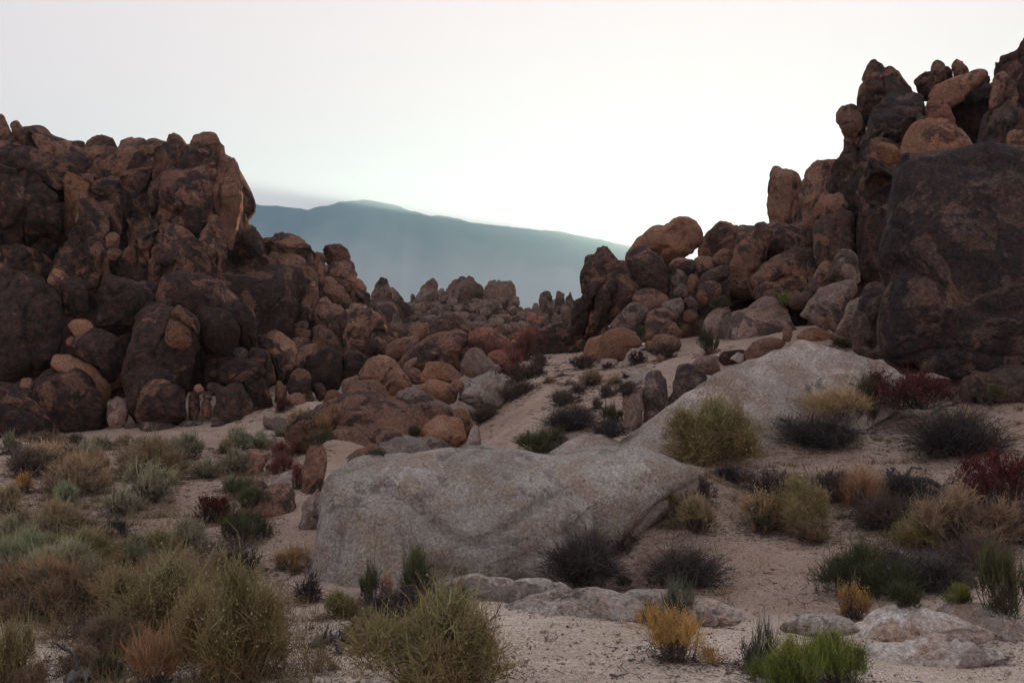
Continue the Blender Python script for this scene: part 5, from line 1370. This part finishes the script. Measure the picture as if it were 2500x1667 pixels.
# ------------------------------------------------------------------ dead logs and stumps
def log(label, z, s, rad, D=None, name='dead_log', forks=2):
    pts = [tuple(float(q_) for q_ in p.split(',')) for p in s.split()]
    ox, oy, wd = ZR[z]; kx = wd / 2352.0
    W3 = []
    for (u, v_) in pts:
        px, py = ox + u * kx, oy + v_ * kx
        if D is None:
            hit, loc, *_ = sc.ray_cast(DG, Vector(CAM), Vector(ray(px, py)).normalized())
            d = loc.y - 0.05 if hit else 12
        else:
            d = D
        W3.append(at(px, py, d) + np.array([0, 0, rad * 0.6]))
    W3 = np.array(W3)
    rg = np.random.RandomState(len(label))
    def tube(path, r0, r1):
        path = np.asarray(path); m = len(path) * 5
        t = np.linspace(0, len(path) - 1, m)
        C = np.stack([np.interp(t, np.arange(len(path)), path[:, c]) for c in range(3)], 1)
        C += rg.normal(0, r0 * 0.18, C.shape)
        V, F = [], []
        for i in range(m):
            d = C[min(i + 1, m - 1)] - C[max(i - 1, 0)]; d /= np.linalg.norm(d) + 1e-9
            a = np.cross(d, [0.3, 0.2, 1]); a /= np.linalg.norm(a) + 1e-9; b = np.cross(d, a)
            r = (r0 + (r1 - r0) * i / (m - 1)) * rg.uniform(0.8, 1.2) * min(1.0, 0.12 + 0.5 * min(i, m - 1 - i))
            for k_ in range(7):
                g = k_ / 7 * 2 * math.pi
                rr = r * (1 + 0.22 * math.sin(3 * g + i * 0.2))
                V.append(C[i] + a * math.cos(g) * rr + b * math.sin(g) * rr)
            if i:
                for k_ in range(7):
                    F.append((7 * (i - 1) + k_, 7 * (i - 1) + (k_ + 1) % 7, 7 * i + (k_ + 1) % 7, 7 * i + k_))
        return np.array(V), np.array(F)
    V, F = tube(W3, rad, rad * 0.35)
    base = W3.mean(0)
    o = mesh_obj(name, V - base, F, P['deadwood'], None, base, tone=rg.uniform(0.5, 1.0, len(V)))
    tag(o, label, 'log')
    for k_ in range(forks):
        i = rg.randint(0, len(W3)); e = W3[i] + np.array([rg.normal(0, 4) * rad, rg.normal(0, 3) * rad, abs(rg.normal(0, 2)) * rad])
        V2, F2 = tube([W3[i], (W3[i] + e) / 2 + rg.normal(0, rad, 3), e], rad * 0.45, rad * 0.12)
        mesh_obj('branch', V2 - base, F2, P['deadwood'], o, tone=rg.uniform(0.4, 1.0, len(V2)))
    return o
log('weathered grey log at the bottom edge left of the dark blue-green shrub', 'U', '600,1600 690,1530 770,1440', 0.06)
log('short upright grey stump piece beside the bottom-edge log', 'U', '760,1580 790,1500 830,1440', 0.05, forks=1)
log('grey stump with splayed roots left of the big wispy bush', 'V', '560,1260 700,1220 800,1190 880,1230', 0.05, forks=4)
log('upright broken slab of the grey stump', 'V', '840,1330 820,1240 800,1150', 0.045, forks=1)
log('pale bent stick beside the grey stump', 'V', '900,1310 980,1270 1060,1290', 0.02, forks=1)
log('black twisted log on the right sand slope', 'Y', '1150,980 1300,1000 1480,990 1620,1060 1760,1160', 0.09, forks=4)
log('thin curved stick lying on the foreground sand', 'X', '1040,1500 1110,1515 1190,1500', 0.012, forks=0)
log('tiny stick on the foreground sand left of the golden shrub', 'X', '1200,1370 1240,1375 1280,1365', 0.012, forks=0)
log('bare branch reaching out below the dark red shrub', 'Y', '1540,400 1640,340 1760,310 1880,270', 0.03, forks=2)

# ------------------------------------------------------------------ gravel and twig litter (nobody could count it)
rg = np.random.RandomState(3)
n = 26000
gy_ = 7.5 * (60 / 7.5) ** rg.uniform(0, 1, n) ** 1.25
gx_ = (rg.uniform(-0.56, 0.56, n)) * gy_
gz_ = ground_z(gx_, gy_)
q = np.stack([gx_, gy_, 0 * gx_], 1)
gz_ = gz_ + 0.16 * noise3(q * 0.35, 3) + 0.07 * noise3(q * 1.1, 4) + 0.03 * noise3(q * 2.9, 5)
keep = noise3(q * 0.4, 91) + rg.uniform(-0.5, 0.5, n) > -0.15
c3 = np.stack([gx_, gy_, gz_], 1)[keep]
rr = np.exp(rg.normal(math.log(0.0075), 0.45, len(c3))) * (1 + c3[:, 1] / 30)
V, F = blobs(c3, rr, rg)
k = NT('gravel_stone')
a_ = k.n('ShaderNodeAttribute', attribute_type='GEOMETRY', attribute_name='tone')
k.put(k.b.inputs['Base Color'], k.mix(a_.outputs['Fac'], (0.09, 0.065, 0.05), (0.36, 0.28, 0.22)))
g_ = mesh_obj('gravel', V, F, k.m, smooth=False, tone=np.repeat(rg.uniform(0, 1, len(c3)), 6))
g_['kind'] = 'stuff'
B, T_ = [], []
for kind, p, w, h, wpx, label, group in PLANTS:
    m = int(min(700, 60 + wpx * 2.2))
    a = rg.uniform(0, 6.283, m); r = np.abs(rg.normal(0, 0.75, m)) * w
    x = p[0] + np.cos(a) * r; y = p[1] + w * 0.18 + np.sin(a) * r
    g = ground_z(x, y); q = np.stack([x, y, 0 * x], 1)
    g = g + 0.16 * noise3(q * 0.35, 3) + 0.07 * noise3(q * 1.1, 4) + 0.03 * noise3(q * 2.9, 5) + 0.012
    b = np.stack([x, y, g], 1)
    L = rg.uniform(0.03, 0.16, m) * (0.6 + p[1] / 25)
    th = rg.uniform(0, 6.283, m)
    B.append(b); T_.append(b + np.stack([np.cos(th) * L, np.sin(th) * L, rg.uniform(-0.01, 0.03, m)], 1))
B = np.vstack(B); T_ = np.vstack(T_)
V, F, _p = strands(B, T_, rg.normal(0, 0.008, B.shape), 0.010 * (0.5 + B[:, 1] / 16), 2, rg)
l_ = mesh_obj('twig_litter', V, F, P['deadbr'], smooth=False, tone=np.repeat(rg.uniform(0, 1, len(B)), 6))
l_['kind'] = 'stuff'

# low dry undergrowth between the shrubs
def on_ground(px, py):
    """where the ground shows at these pixels of the photograph"""
    ds_ = np.geomspace(7, 70, 70)
    X = (px[:, None] - HX) / FPX * ds_; Z = EYE + (HY - py[:, None]) / FPX * ds_
    gz = ground_z(X.ravel(), np.broadcast_to(ds_, X.shape).ravel()).reshape(X.shape)
    below = Z < gz + 0.03
    k_ = below.argmax(1)
    return ds_[k_], below.any(1) & (k_ > 0)
rg = np.random.RandomState(8)
rows = []
for (x0, x1, y0, y1, n, hm) in [(0, 780, 1330, 1690, 900, 0.30), (0, 700, 1070, 1330, 900, 0.30), (1640, 2500, 1120, 1480, 800, 0.2), (1180, 1620, 880, 1080, 260, 0.16),
                                (560, 820, 960, 1060, 120, 0.3), (780, 1150, 1470, 1640, 220, 0.14), (2050, 2500, 960, 1120, 200, 0.16), (1250, 2480, 1450, 1660, 130, 0.07)]:
    px = rg.uniform(x0, x1, n); py = rg.uniform(y0, y1, n)
    d_, ok = on_ground(px, py)
    dens_ = noise3(np.stack([px / 90, py / 45, 0 * px], 1), 21) > -0.1
    for a, b, dd in zip(px[ok & dens_], py[ok & dens_], d_[ok & dens_]):
        rows.append((*at(a, b, dd), hm))
rows = np.array(rows)
rows[:, 2] = ground_z(rows[:, 0], rows[:, 1])
per = 16
nn_ = len(rows) * per
ri = np.repeat(np.arange(len(rows)), per)
hh = (rows[:, 3] * rg.uniform(0.4, 1.3, len(rows)))[ri]
B = rows[ri, :3] + np.stack([rg.normal(0, 0.35, nn_) * hh, rg.normal(0, 0.35, nn_) * hh, np.full(nn_, -0.02)], 1)
dr = dome_dirs(nn_, rg, 15, 85)
T_ = B + dr * (hh * rg.uniform(0.5, 1.1, nn_))[:, None]
V, F, _p = strands(B, T_, rg.normal(0, 0.04, B.shape) * hh[:, None] * 2, 0.0055 * (0.5 + B[:, 1] / 14), 3, rg, 0.01)
tn = np.repeat(np.clip(rg.uniform(0, 1, len(rows))[ri] * 0.7 + rg.uniform(0, 0.3, nn_), 0, 1), 8)
P['under'] = plant_material('dry_undergrowth_stalks', [(0.07, 0.05, 0.038), (0.17, 0.105, 0.062), (0.26, 0.18, 0.10), (0.17, 0.15, 0.085)])
u_ = mesh_obj('undergrowth', V, F, P['under'], smooth=False, tone=tn)
u_['kind'] = 'stuff'

# ------------------------------------------------------------------ haze: the air between here and the mountain
hz = [(x, y, z) for x in (-11500, 11500) for y in (-600, 10100) for z in (-140, 1330)]
HF = [(0, 1, 3, 2), (4, 6, 7, 5), (0, 4, 5, 1), (2, 3, 7, 6), (0, 2, 6, 4), (1, 5, 7, 3)]
hm = bpy.data.materials.new('haze_air')
hm.use_nodes = True
hm.node_tree.nodes.remove(hm.node_tree.nodes['Principled BSDF'])
pv_ = hm.node_tree.nodes.new('ShaderNodeVolumePrincipled')
pv_.inputs['Color'].default_value = (0.29, 0.70, 0.98, 1)
pv_.inputs['Density'].default_value = 1.0e-4
pv_.inputs['Anisotropy'].default_value = 0.5
hm.node_tree.links.new(pv_.outputs[0], hm.node_tree.nodes['Material Output'].inputs['Volume'])
haze = mesh_obj('haze', hz, HF, hm, smooth=False)
haze['kind'] = 'stuff'
